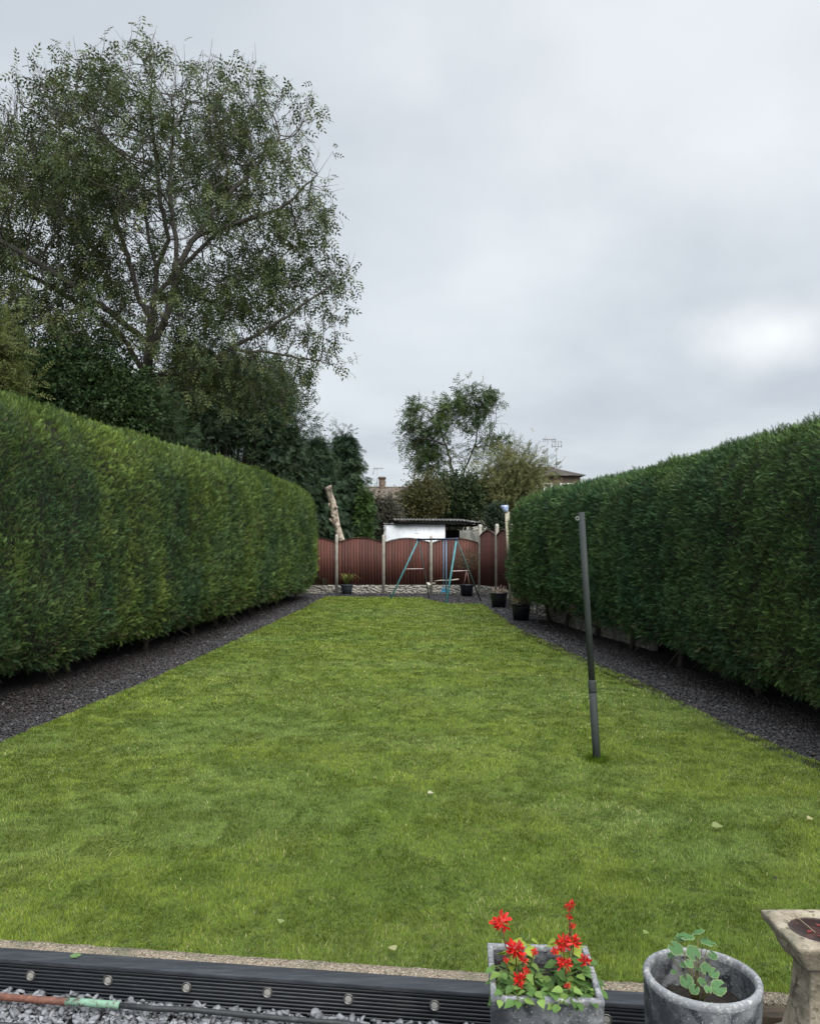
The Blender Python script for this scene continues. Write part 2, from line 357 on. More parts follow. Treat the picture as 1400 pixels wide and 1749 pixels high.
# lawn base sheet
NX, NY = 90, 260
lx = np.linspace(-4.5, 4.1, NX); rows = []
for t in np.linspace(0, 1, NY):
    tt = t**1.8
    s_ = np.linspace(0, 1, NX)
    y = 3.9 + tt*26.6
    x = xl(y)+(xr(y)-xl(y))*s_
    y0 = yf(x); y1 = yb(x)
    rows.append(np.stack([x, y0+(y1-y0)*tt, np.zeros(NX)], 1))
P = np.concatenate(rows)
P[:,2] = 0.004 + (fbm(P, 1.2, 3)-0.5)*0.03
b = MB(); i, j = np.meshgrid(np.arange(NY-1), np.arange(NX-1), indexing='ij'); a = i*NX+j
b.add(P, Q=np.stack([a, a+1, a+NX+1, a+NX], -1).reshape(-1,4))
tag(b.build('lawn', M['lawnbase'], smooth=True), kind='structure')

# ------------------------------------------------------------ grass blades
tvb = np.array([(-.5,0,0),(.5,0,0),(-.42,.22,.5),(.42,.22,.5),(0,.75,.95)], float)
ttb = np.array([(0,1,3),(0,3,2),(2,3,4)])
gb = MB()
def grass_zone(y0, y1, dens, wid, hgt):
    area_w = 8.8
    n = int(dens*area_w*(y1-y0))
    x = rng.uniform(-4.5, 4.2, n); y = rng.uniform(y0, y1, n)
    P = np.stack([x, y, np.zeros(n)], 1)
    wb = wob(P, 0.3, 0.05)
    ok = (x > xl(y)+wb-0.02) & (x < xr(y)+wb+0.02) & (y > yf(x)+0.012+np.abs(wob(P, .12, .03))) & (y < yb(x)+wb*2)
    ok &= (np.abs(x) < 0.52*y+0.5) | (rng.random(n) < 0.35)
    P = P[ok]; n = len(P)
    P[:,2] = 0.004 + (fbm(P, 1.2, 3)-0.5)*0.03
    clump = fbm(P, 0.09, 2, 3); big = fbm(P*[1,0.6,1], 1.5, 3, 5); mid = fbm(P, 0.4, 3, 9)
    ang = fbm(P, 0.22, 2, 11)*4*math.pi + rng.normal(0, 0.9, n)
    d = np.stack([np.cos(ang), np.sin(ang), np.zeros(n)], 1)
    lean = (rng.uniform(0.1, 1.3, n)+1.0*np.clip((fbm(P, .5, 2, 41)-.45)*3,0,1))[:,None]
    F = np.stack([np.cross(d, [0,0,1]), unit(d*1.0+np.array([0,0,1.0])*(1-lean)*0.3), np.tile([0,0,1.0], (n,1))], 1)
    h = hgt*(0.35+1.2*clump)*rng.uniform(0.6, 1.25, n)
    sc = np.stack([wid*rng.uniform(0.7,1.3,n), h*lean[:,0]*1.1, h], 1)
    dark = np.array([0.104, 0.165, 0.021]); lite = np.array([0.192, 0.245, 0.028]); dry = np.array([0.42, 0.40, 0.18]); blue_ = np.array([0.16, 0.235, 0.075])
    t = np.clip((big-0.5)*1.3+(mid-0.5)*1.2+0.48+0.012*np.clip(P[:,1]-8,0,12)+rng.normal(0,0.22,n), 0, 1)[:,None]
    C = dark*(1-t)+lite*t
    bl = np.clip((fbm(P*[.6,1,1], .9, 3, 31)-.52)*4, 0, .5)[:,None]*(rng.random((n,1)) < .7); C = C*(1-bl)+blue_*bl
    dz = (rng.random(n) < 0.03+0.06*(fbm(P, 0.8, 3, 21) > 0.58))[:,None]
    C = np.where(dz, dry*rng.uniform(0.6,1.1,(n,1)), C)*rng.uniform(0.55,1.45,(n,1))
    gb.scatter(tvb, ttb, P, F, sc, C)
grass_zone(3.3, 5.2, 12500, 0.0028, 0.024)
grass_zone(5.2, 7.0, 8500, 0.0037, 0.024)
grass_zone(7.0, 10.0, 4600, 0.0052, 0.024)
grass_zone(10.0, 15.0, 1700, 0.009, 0.026)
grass_zone(15.0, 22.0, 850, 0.014, 0.030)
grass_zone(22.0, 31.0, 500, 0.02, 0.030)
tag(gb.build('grass', M['grass']), 'short mown green grass covering the lawn', 'grass', kind='stuff')

# ------------------------------------------------------------ slate chips
def chip_template(n, seed):
    r = np.random.default_rng(seed); an = np.sort(r.uniform(0, 2*math.pi, n)); an = np.arange(n)*2*math.pi/n + r.uniform(-.3,.3,n)
    rad = r.uniform(0.6, 1.1, n); b0 = np.stack([np.cos(an)*rad, np.sin(an)*rad*0.65, np.full(n, -.18)], 1)
    t0 = b0*[0.75,0.75,1]+[0,0,0.36]+np.stack([np.zeros(n),np.zeros(n),r.uniform(-.1,.1,n)],1)
    V = np.concatenate([b0, t0, [[0,0,.22]], [[0,0,-.2]]]); T = []
    for k in range(n):
        k2 = (k+1) % n; T += [(k,k2,n+k2),(k,n+k2,n+k),(n+k,n+k2,2*n),(k2,k,2*n+1)]
    return V, np.array(T)
CH = [chip_template(5+(s%2), s) for s in range(5)]
def chips(mb, P, size, tilt, cols):
    k = rng.integers(0, 5, len(P))
    for q in range(5):
        m_ = k == q; n = m_.sum()
        if not n: continue
        up = unit(np.array([0,0,1.0]) + rng.normal(0, tilt, (n,3)))
        F = frames(np.cross(up, rdir(n)), up)
        F = np.stack([F[:,0], F[:,1], F[:,2]], 1)
        mb.scatter(CH[q][0], CH[q][1], P[m_], F, size[m_], cols[m_])
def slate_cols(n):
    c = np.array([0.030,0.029,0.031])*rng.uniform(0.35,1.7,(n,1))
    br = rng.random(n) < 0.07; c[br] = np.array([0.12,0.115,0.12])*rng.uniform(.6,1.3,(br.sum(),1))
    wn_ = rng.random(n) < 0.12; c[wn_] = np.array([0.07,0.05,0.045])
    return c
def border_chips(xa, xb, y0, y1, dens, s, label):
    mb = MB()
    for (a, b_, dn, sz) in ((y0, 10, dens, s), (10, 16, dens*0.55, s*1.35), (16, 24, dens*0.3, s*1.9), (24, y1, dens*0.18, s*2.3)):
        n = int(dn*2.2*(b_-a)); y = rng.uniform(a, b_, n); t = rng.random(n)
        lo = xa(y); hi = xb(y); x = lo+(hi-lo)*t
        keep = rng.random(n) < np.abs(hi-lo)/2.2
        P = np.stack([x, y, np.full(n, -0.004)+rng.uniform(0,.012,n)], 1)[keep]; n = len(P)
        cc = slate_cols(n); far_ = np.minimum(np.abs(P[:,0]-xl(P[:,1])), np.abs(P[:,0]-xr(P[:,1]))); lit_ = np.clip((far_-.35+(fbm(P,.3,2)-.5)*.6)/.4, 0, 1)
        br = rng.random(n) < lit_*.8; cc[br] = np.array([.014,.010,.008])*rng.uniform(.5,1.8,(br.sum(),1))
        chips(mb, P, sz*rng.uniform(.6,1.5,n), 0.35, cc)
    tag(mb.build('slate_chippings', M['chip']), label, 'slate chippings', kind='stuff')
border_chips(lambda y: xl(y)-1.5, lambda y: xl(y)-0.02, 5.5, 31.0, 1500, 0.017, 'dark purple slate chippings between left hedge and lawn')
border_chips(lambda y: xr(y)+0.02, lambda y: xr(y)+1.3, 5.0, 31.0, 1500, 0.017, 'dark purple slate chippings between right hedge and lawn')
mb = MB(); n = 2600; x = rng.uniform(-3.4, 3.4, n); y = rng.uniform(26.8, 32.6, n)
ok = (y > yb(x)+0.05) | (x > 2.45); P = np.stack([x, y, np.full(n, 0.0)], 1)[ok]
chips(mb, P, 0.045*rng.uniform(.6,1.4,len(P)), 0.3, slate_cols(len(P)))
tag(mb.build('slate_chippings', M['chip']), 'slate chippings along the foot of the back fence', 'slate chippings', kind='stuff')

# ------------------------------------------------------------ foliage templates
def spray_template(pairs=5, w=0.10, ll=0.42, ang=38, droop=0.25):
    V = []; T = []
    def leaf(p, a, l):
        d = np.array([math.sin(a), math.cos(a), -0.12]); s_ = np.array([math.cos(a), -math.sin(a), 0.0])
        k = len(V); V.extend([p - s_*w*.35, p + s_*w*.35, p + d*l*.55 + s_*w*.5 + [0,0,.03], p + d*l]); T.extend([(k, k+1, k+2), (k, k+2, k+3)])
    for i in range(pairs):
        t = (i+.2)/pairs; p = np.array([0, t*.8, -droop*t*t])
        for sgn in (-1, 1): leaf(p, sgn*R(ang), ll*(1-.45*t))
    leaf(np.array([0, .7, -droop*.5]), 0, .35)
    return np.array(V), np.array(T)
SPR = spray_template(4, 0.075, 0.62, 36)
SPT = np.tile([.62,.62,1.0,1.5], len(SPR[0])//4)*np.repeat(np.linspace(.85,1.2,len(SPR[0])//4), 4)
def compound_template(pairs=4, ll=0.34, w=0.13, droop=0.35):
    V = []; T = []
    def leaf(p, a, l, dz):
        d = unit(np.array([math.sin(a), math.cos(a), dz])); s_ = np.array([math.cos(a), -math.sin(a), 0.0])
        k = len(V); V.extend([p, p + d*l*.45 + s_*w*.5, p + d*l, p + d*l*.45 - s_*w*.5 + [0,0,.03]]); T.extend([(k, k+1, k+2), (k, k+2, k+3)])
    for i in range(pairs):
        t = (i+.6)/(pairs+.3); p = np.array([0, t, -droop*t*t])
        for sgn in (-1, 1): leaf(p, sgn*R(58), ll, -.35)
    leaf(np.array([0, .95, -droop]), 0, ll*1.1, -.5)
    return np.array(V), np.array(T)
ASH = compound_template()
ASHB = compound_template(3, .40, .17, .35)
def simple_leaf(k=1):
    return np.array([(0,0,0),(.32,.45,.06),(0,1,-.08),(-.32,.45,.06)], float), np.array([(0,1,2),(0,2,3)])
LEAF1 = simple_leaf()
def cluster_template(nl=6, seed=1):
    r = np.random.default_rng(seed); V = []; T = []
    for i in range(nl):
        d = unit(r.normal(size=3)+[0,.6,0]); f = frames(d[None], unit(r.normal(size=3))[None])[0]
        v = (LEAF1[0]*0.6) @ f + r.normal(0,.25,3); V.append(v); T.append(LEAF1[1]+4*i)
    return np.concatenate(V), np.concatenate(T)
CLU = cluster_template(7)

# ------------------------------------------------------------ hedges
def hedge(name, label, sgn, path, H, prof, cols, y0, y1, dens, seed, trunks, lean):
    """sgn +1: garden lies towards +x"""
    pr = np.array(prof, float); seg = np.r_[0, np.cumsum(np.hypot(*np.diff(pr, axis=0).T))]; Ltot = seg[-1]
    def surf(y, v, disp=0.0, rough=1.0):
        u = np.interp(v, seg, pr[:,0]); z = np.interp(v, seg, pr[:,1])
        e = 0.06; du = np.interp(np.minimum(v+e, Ltot), seg, pr[:,0])-np.interp(np.maximum(v-e, 0), seg, pr[:,0])
        dz = np.interp(np.minimum(v+e, Ltot), seg, pr[:,1])-np.interp(np.maximum(v-e, 0), seg, pr[:,1])
        nu, nz = dz, -du; l = np.hypot(nu, nz)+1e-9; nu, nz = nu/l, nz/l
        nu, nz = -nu, -nz                    # outwards
        mid = -1.0
        endr = np.clip(np.minimum(y-y0, y1-y)/0.7, 0, 1); k = np.sqrt(1-(1-endr)**2)
        u = mid+(u-mid)*(0.35+0.65*k); z = z*(0.93+0.07*k)
        lf_ = np.interp(y, [9,16,21.5] if sgn < 0 else [10,17,31], [0,.24,.38] if sgn < 0 else [.02,.16,.14]); z = np.where(v > seg[-6], z+lf_*np.clip((v-seg[-6])/.35,0,1)*(z > .1), z)
        hs = np.interp(y, H[:,0], H[:,1])/4.0
        z = np.where(z > 1, 1+(z-1)*(hs*4-1)/3, z)
        P = np.stack([np.interp(y, path[:,1], path[:,0]) + sgn*u, y, z], 1)
        nrm = np.stack([sgn*nu, np.where(y > y1-.7, .6*(1-k), 0)-np.where(y < y0+.7, .6*(1-k), 0), nz], 1); nrm = unit(nrm)
        D = (fbm(P*[1,1,0.45], 1.6, 2, seed)-0.5)*0.20 + (fbm(P*[1,1,.8], 0.24, 2, seed+1)-0.5)*0.20*rough
        P = P + nrm*(D+disp)[:,None]
        return P, nrm
    t = thing(name, label, 'hedge', (float(np.interp((y0+y1)/2, path[:,1], path[:,0]) - sgn*1.0), (y0+y1)/2, 0))
    # twig core
    nv, ny = 60, int((y1-y0)*7)
    vv, yy = np.meshgrid(np.linspace(0, Ltot, nv), np.linspace(y0+.05, y1-.05, ny)); P, _ = surf(yy.ravel(), vv.ravel(), -0.13, .6)
    b = MB(); i, j = np.meshgrid(np.arange(ny-1), np.arange(nv-1), indexing='ij'); a = i*nv+j
    Q = np.stack([a, a+1, a+nv+1, a+nv], -1).reshape(-1,4)
    b.add(P, Q=Q)
    for e in (0, ny-1):
        c = P[e*nv:(e+1)*nv]; m_ = c.mean(0); b.add(np.concatenate([c, [m_]]), T=[(k, k+1, nv) for k in range(nv-1)])
    b.build('twig_core', M['hedgecore'], t, smooth=True)
    mb = MB()
    for (a0, a1, dn, sz) in ((y0, 12.5, dens*3.1, .058), (12.5, 17, dens*2.1, .072), (17, 23, dens*1.2, .095), (23, y1, dens*.75, .12)):
        a0 = max(a0, y0); a1 = min(a1, y1)
        if a1 <= a0: continue
        n = int(dn*Ltot*(a1-a0)); y = rng.uniform(a0, a1, n); v = rng.random(n)*Ltot
        vb = np.interp(v, seg, pr[:,0]) < -1.45          # far side: sparse
        keep = ~vb | (rng.random(n) < 0.3)
        y, v = y[keep], v[keep]; n = len(y)
        P, nr = surf(y, v, rng.uniform(-.11, .01, n))
        low = v > seg[-5]; P[:,2] = P[:,2] + low*(fbm(P, .35, 3, seed+12)-.5)*.55*(rng.random(n))
        P[:,2] = np.maximum(P[:,2], .06)
        g1 = fbm(P*[1,1,.6], .5, 3, seed+7)
        # grow outwards and up, combed
        comb = np.stack([(fbm(P, .5, 2, seed+2)-.5), (fbm(P, .5, 2, seed+3)-.5)*1.2+lean[1], np.full(n, lean[0])], 1)
        d = unit(nr*.75 + comb*1.0 + rng.normal(0, .38, (n,3)))
        F = frames(d, unit(nr+rng.normal(0,.5,(n,3))))
        plant = np.floor((y+0.9*(fbm(P, 1.5, 2, seed+4)-.5))/2.1)
        pc = ((np.sin(plant*12.9898+seed)*43758.5453) % 1)
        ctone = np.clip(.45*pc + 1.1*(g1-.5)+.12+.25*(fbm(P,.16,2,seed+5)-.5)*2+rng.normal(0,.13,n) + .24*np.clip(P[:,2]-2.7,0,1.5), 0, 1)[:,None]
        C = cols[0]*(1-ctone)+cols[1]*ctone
        lt = rng.random(n) < .10; C[lt] = C[lt]*1.6+[.02,.03,.01]
        dead = rng.random(n) < .012+.10*(P[:,2] < .75); C[dead] = np.array([.10,.075,.045])
        C = C*rng.uniform(.55,1.5,(n,1))
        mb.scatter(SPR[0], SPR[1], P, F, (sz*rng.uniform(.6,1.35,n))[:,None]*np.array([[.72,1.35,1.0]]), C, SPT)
    mb.build('foliage', M['needle'], t)
    # bare stems and low twigs in the dark gap under the skirt
    for y in trunks:
        x = np.interp(y, path[:,1], path[:,0]) - sgn*random.uniform(.6,.95); lx_ = random.uniform(-.25,.25); tb = MB()
        zt = 1.0
        tb.tube([(x,y,-.05),(x+lx_*.3,y+.02,.25),(x+lx_,y+random.uniform(-.25,.25),zt)], [.06,.045,.035], 7)
        for q_ in range(1):
            a = random.uniform(0,6.28); z0 = random.uniform(.12,.4)
            tb.tube([(x+lx_*.3*z0*4,y,z0),(x+math.cos(a)*.22,y+math.sin(a)*.3,z0+.02+random.uniform(0,.2)),(x+math.cos(a)*.45,y+math.sin(a)*.65,z0+random.uniform(-.05,.35))], [.016,.012,.006], 5)
        tb.build('trunk', M['darkbark'], t, smooth=True)
    tb = MB()
    for k in range(int((y1-y0)*5)):
        y = random.uniform(y0+.3, y1-.3); x = np.interp(y, path[:,1], path[:,0]) - sgn*random.uniform(.15,1.0)
        h = random.uniform(.3,.5); a = random.uniform(0,6.28); l = random.uniform(.15,.4)
        tb.tube([(x,y,h+.15),(x+math.cos(a)*l*.6,y+math.sin(a)*l*.6,h-.05),(x+math.cos(a)*l,y+math.sin(a)*l,h-random.uniform(.05,.25))], [.008,.006,.003], 4)
    tag(tb.build('dead_twigs', M['darkbark'], t), kind='stuff')
    return t
LP = np.array([(-5.6,5),(-5.3,8),(-4.95,11),(-4.38,15),(-3.98,19),(-3.7,25),(-3.42,30)])
profL = [(-2.0,0.0),(-2.05,1.5),(-2.0,3.5),(-1.6,3.95),(-1.1,4.0),(-.62,3.93),(-.3,3.72),(-.10,3.4),(-.02,2.9),(0.02,2.0),(0.02,1.1),(-.05,.58),(-.20,.32),(-.5,.24),(-1.0,.24),(-1.5,.0)]
blu = np.array([0.034, 0.074, 0.029]); yel = np.array([0.130, 0.182, 0.030])
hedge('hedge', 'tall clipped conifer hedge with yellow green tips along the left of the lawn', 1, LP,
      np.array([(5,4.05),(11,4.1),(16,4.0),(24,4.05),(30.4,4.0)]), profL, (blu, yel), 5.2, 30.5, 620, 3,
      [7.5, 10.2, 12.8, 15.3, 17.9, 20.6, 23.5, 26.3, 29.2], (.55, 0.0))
RP = np.array([(4.9,3.5),(4.25,8),(4.02,10.5),(3.52,15.7),(2.80,20.3),(2.44,21.6)])
hedge('hedge', 'tall clipped dark green conifer hedge along the right of the lawn', -1, RP,
      np.array([(4,3.45),(9,3.5),(13,3.45),(17,3.36),(21.6,3.3)]), profL, (np.array([.024,.064,.026]), np.array([.086,.138,.034])), 3.8, 21.7, 620, 8,
      [6.4, 8.7, 11.0, 13.4, 15.6, 17.9, 19.6, 20.9], (.25, 0.0))

# ------------------------------------------------------------ fences
def fence_panel(t, p0, p1, zb, zs, za, seed):
    r = random.Random(seed); p0 = np.array(p0); p1 = np.array(p1); L_ = np.linalg.norm(p1-p0); e = (p1-p0)/L_; nrm = np.array([e[1], -e[0]])
    an = math.atan2(e[1], e[0]); mb = MB(); nb = 15; bw = L_/nb
    top = lambda s_: zs + (za-zs)*(1-((s_/L_-.5)*2)**2)
    for k in range(nb):
        s0, s1 = k*bw, (k+1)*bw+.012
        c = np.array([.088,.028,.019])*r.uniform(.7,1.3); q = []
        for s_, th in ((s0, .006), (s1, .022)):
            for z in (zb, top(min(s_, L_))):
                for off in (-.002-th if True else 0, 0.0):
                    q.append((p0[0]+e[0]*s_ + nrm[0]*-off, p0[1]+e[1]*s_ + nrm[1]*-off, z))
        V = np.array(q)   # order: s0(zb:out,in)(zt:out,in) s1(...)
        mb.add(V, Q=[(0,4,6,2),(1,3,7,5),(2,6,7,3),(0,1,5,4),(0,2,3,1),(4,5,7,6)], C=c)
    rows = []
    for s_ in np.linspace(0, L_, 14):
        c0 = p0+e*s_; z = top(s_)
        rows.append(np.array([(c0[0]+nrm[0]*o_, c0[1]+nrm[1]*o_, z+zz_) for o_, zz_ in ((.045,0.004),(.045,.03),(-.03,.03),(-.03,.004))]))
    mb.loft(rows, C=(.045,.012,.01))
    mb.box(((p0+p1)/2 - nrm*.03).tolist()+[zb+.35], (L_, .04, .06), an, C=(.05,.013,.01))
    mb.box(((p0+p1)/2 - nrm*.03).tolist()+[zs-.35], (L_, .04, .06), an, C=(.05,.013,.01))
    return mb.build('fence_panel', M['fencewood'], t)
def gravel_board(t, p0, p1, z0, z1):
    p0 = np.array(p0, float); p1 = np.array(p1, float); L_ = np.linalg.norm(p1-p0); e = (p1-p0)/L_; nrm = np.array([e[1], -e[0], 0])
    nx, nz = int(L_*26), 9; S, Z = np.meshgrid(np.linspace(0, L_, nx), np.linspace(z0, z1, nz))
    P = np.stack([p0[0]+e[0]*S.ravel(), p0[1]+e[1]*S.ravel(), Z.ravel()], 1)
    kk = fbm(P*[1,1,1.7], .11, 2, 33); edge = np.clip(np.minimum(Z-z0, z1-Z).ravel()/.03, 0, 1)
    F_ = P + nrm*(.02+.05*np.clip((kk-.35)*2,0,1)*edge)[:,None]
    b = MB(); i, j = np.meshgrid(np.arange(nz-1), np.arange(nx-1), indexing='ij'); a = i*nx+j
    b.add(F_, Q=np.stack([a, a+1, a+nx+1, a+nx], -1).reshape(-1,4))
    c = (p0+p1)/2; b.box((c[0]-nrm[0]*.005, c[1]-nrm[1]*.005, (z0+z1)/2), (L_, .045, z1-z0-.004), math.atan2(e[1], e[0]))
    return b.build('gravel_board', M['rockface'], t, smooth=False)
def post(t, x, y, h, w_=.115, an=0):
    b = MB(); c, s_ = math.cos(an), math.sin(an)
    def ring(k, z): return np.array([(x+(a_*c-b_*s_)*k*w_/2, y+(a_*s_+b_*c)*k*w_/2, z) for a_, b_ in ((-1,-.8),(-.8,-1),(.8,-1),(1,-.8),(1,.8),(.8,1),(-.8,1),(-1,.8))])
    b.loft([ring(1,-.1), ring(1,h-.09), ring(.9,h-.03), ring(.55,h)])
    return b.build('fence_post', M['concrete'], t)
FY = 32.5
bf = thing('garden_fence', 'red brown arched board fence with concrete posts across the back of the garden', 'fence', (0, FY, 0))
PX = [-6.65, -4.78, -2.90, -1.045, .836, 2.74]
for k in range(5):
    a_, b_ = PX[k]+.055, PX[k+1]-.055
    fence_panel(bf, (a_, FY), (b_, FY), .335, 2.03-.01*k, 2.21-.01*k, 40+k); gravel_board(bf, (a_, FY), (b_, FY), -.05, .33)
for k in range(5): post(bf, PX[k], FY, [2.35,2.3,2.34,2.32,2.30][k])
sf = thing('garden_fence', 'taller arched red brown fence with concrete posts running down the right boundary', 'fence', (3.3, 29, 0))
SP_ = [(2.76,32.42),(3.24,30.62),(3.54,28.75),(3.56,26.85),(3.58,24.95),(3.62,23.05),(3.70,21.15),(3.95,19.3),(4.3,17.4),(4.6,15.5)]
for k in range(len(SP_)-1):
    p0, p1 = np.array(SP_[k]), np.array(SP_[k+1]); e = unit(p1-p0)
    q0, q1 = p0+e*.055, p1-e*.055
    fence_panel(sf, q0, q1, .335, 2.24, 2.46, 60+k); gravel_board(sf, q0, q1, -.05, .33)
for k, p in enumerate(SP_): post(sf, p[0], p[1], 2.72-.01*k, .125, 1.75)

lp = thing('leaning_post', 'bleached wooden post leaning by the hedge end with a pale blue wrap on top', 'post', (3.18, 25.9, 0))
b = MB(); b.tube([(3.18,25.9,-.1),(3.12,25.95,1.5),(3.04,26.0,3.02)], [.042,.042,.045], 8); b.build('pole', M['oldpost'], lp, smooth=True)
b = MB(); b.tube([(3.10,26.05,2.45),(3.09,26.05,3.0)], [.075,.07], 4); b.build('batten', M['oldpost'], lp)
b = MB(); b.loft([np.array([(x+dx, y+dy, z) for dx, dy in ((-w2,-.07),(w2,-.07),(w2,.09),(-w2,.09))]) for x, y, z, w2 in ((3.04,26.0,2.98,.05),(3.03,26.0,3.05,.07),(3.0,26.0,3.14,.11),(3.0,26.0,3.20,.10))]); b.build('wrap', M['palecap'], lp)

# ------------------------------------------------------------ swing set
sw = thing('swing_set', 'teal metal swing frame with cream seat and blue glider before the back fence', 'swing set', (1.0, 28.5, 0))
TA, TB = np.array([.31, 29.5, 2.13]), np.array([1.56, 27.5, 2.13])
def tube(name, pts, r, m, t, n=8, smooth=True):
    b = MB(); b.tube(pts, r, n); return b.build(name, m, t, smooth=smooth)
tube('top_bar', [TA-(TB-TA)*.03, TB+(TB-TA)*.03], .032, M['navy'], sw)
feet = {'a': (-.69,29.25,0), 'b': (.70,29.95,0), 'c': (1.19,27.0,0), 'd': (2.42,28.0,0)}
for k, (f, top, mm, r_) in enumerate((('a',TA,'teal',.03),('b',TA,'greentube',.02),('c',TB,'teal',.034),('d',TB,'greentube',.026))):
    f = np.array(feet[f]); tube('leg', [f-(top-f)*.02, f+(top-f)*.5, top], r_, M[mm], sw)
for (f1, f2, top) in (('a','b',TA),('c','d',TB)):
    a_, b_ = np.array(feet[f1]), np.array(feet[f2]); tube('crossbar', [a_+(top-a_)*.5, b_+(top-b_)*.5], .017, M['pinkmetal'], sw)
for top in (TA, TB):
    b = MB(); b.box(top+[0,0,.0], (.09,.09,.1)); b.build('corner_bracket', M['navy'], sw, bevel=.01)
bar = lambda t: TA+(TB-TA)*t
s_c = bar(.34)
seat = MB(); rr = []
dx = unit(TB-TA)
for t in np.linspace(-1, 1, 9):
    c = np.array([s_c[0], s_c[1], .50])+dx*t*.20+np.array([0,0,.09*t*t]); ac = np.array([-dx[1], dx[0], 0])
    rr.append(np.array([c-ac*.07+[0,0,-.0], c+ac*.07, c+ac*.07+[0,0,.02], c-ac*.07+[0,0,.02]]))
seat.loft(rr); st = seat.build('swing_seat', M['creamplastic'], sw, smooth=False)
for s_ in (-1, 1):
    e0 = np.array([s_c[0], s_c[1], .60])+dx*s_*.23; tube('rope', [s_c+dx*s_*.19, e0-dx*s_*.04], .008, M['blackpipe'], st, 5)
g_c = bar(.72)
gl = tube('glider_rod', [g_c+dx*.05, np.array([g_c[0], g_c[1], .35])+dx*.05], .022, M['bluetube'], sw)
tube('glider_rod', [g_c-dx*.12, np.array([g_c[0], g_c[1], .35])-dx*.12], .016, M['bluetube'], sw)
ac = np.array([-dx[1], dx[0], 0])
b = MB(); b.tube([np.array([g_c[0],g_c[1],.72])+np.array([.72,-.2,0])*q for q in (-.52,-.25,0,.3,.62)]+np.array([[0,0,-.03],[0,0,0],[0,0,0],[0,0,.01],[0,0,.05]]), [.014,.02,.018,.02,.026], 6); b.build('glider_seat', M['creamplastic'], sw, smooth=True)
b = MB(); b.box((g_c[0],g_c[1],.33), (.34,.10,.05)); b.box((g_c[0]-.05,g_c[1],.40), (.12,.07,.14)); b.build('foot_rest', M['blueplastic'], sw, bevel=.012)

# ------------------------------------------------------------ washing line pole
wp = thing('washing_line_post', 'grey green metal washing line post leaning slightly on the lawn', 'post', (1.743, 7.65, 0))
B0, T0 = np.array([1.743,7.65,0]), np.array([1.596,7.65,2.325]); pp = lambda z: B0+(T0-B0)*z/2.325
tube('lower_tube', [pp(-.1), pp(.2), pp(.69)], .036, M['polepaint'], wp, 20)
tube('upper_tube', [pp(.69), pp(1.5), pp(2.325)], .0305, M['polepaint'], wp, 20)
tube('collar', [pp(.64), pp(.655), pp(.745), pp(.76)], [.036,.0375,.0375,.031], M['polepaint'], wp, 20)
b = MB(); c = pp(2.265)+np.array([-.034,-.02,0]); an = np.linspace(0, 2*math.pi, 14)
b.tube([c+np.array([-.012+.016*math.cos(a), -.005, .016*math.sin(a)]) for a in an], .004, 6); b.build('line_hook', M['galv'], wp, smooth=True)
tb = MB(); n = 600; an_ = rng.uniform(0, 6.283, n); rr_ = np.abs(rng.normal(0, .06, n))+.03
P = np.stack([1.743+np.cos(an_)*rr_, 7.65+np.sin(an_)*rr_, np.zeros(n)], 1); d = np.stack([np.cos(an_), np.sin(an_), np.zeros(n)], 1)
F = np.stack([np.cross(d,[0,0,1]), d, np.tile([0,0,1.0],(n,1))], 1); hh = rng.uniform(.03,.08,n)
tb.scatter(tvb, ttb, P, F, np.stack([np.full(n,.006), hh*rng.uniform(.1,.7,n), hh], 1), np.array([.12,.19,.02])*rng.uniform(.5,1.5,(n,1)))
tag(tb.build('grass', M['grass']), 'longer uncut grass around the foot of the washing line post', 'grass', kind='stuff')

# ------------------------------------------------------------ kerb, sleeper, lights, gravel, pipe, patio
b = MB()
for (x0, x1) in ((-5.2, 5.0),):
    nk = 200; S = np.linspace(x0, x1, nk); rows = []
    for x in S: rows.append(np.array([kp(x, o_, z) for o_, z in ((-.052,-.12),(-.052,.018),(-.045,.024),(.03,.024),(.035,.018),(.035,-.12))]))
    rw = np.array(rows); nz_ = fbm(rw.reshape(-1,3), .04, 2, 3).reshape(nk, 6); rw[:,1:5,2] += (nz_[:,1:5]-.5)*.012
    b.loft(list(rw))
tag(b.build('kerb_strip', M['aggregate']), kind='structure')

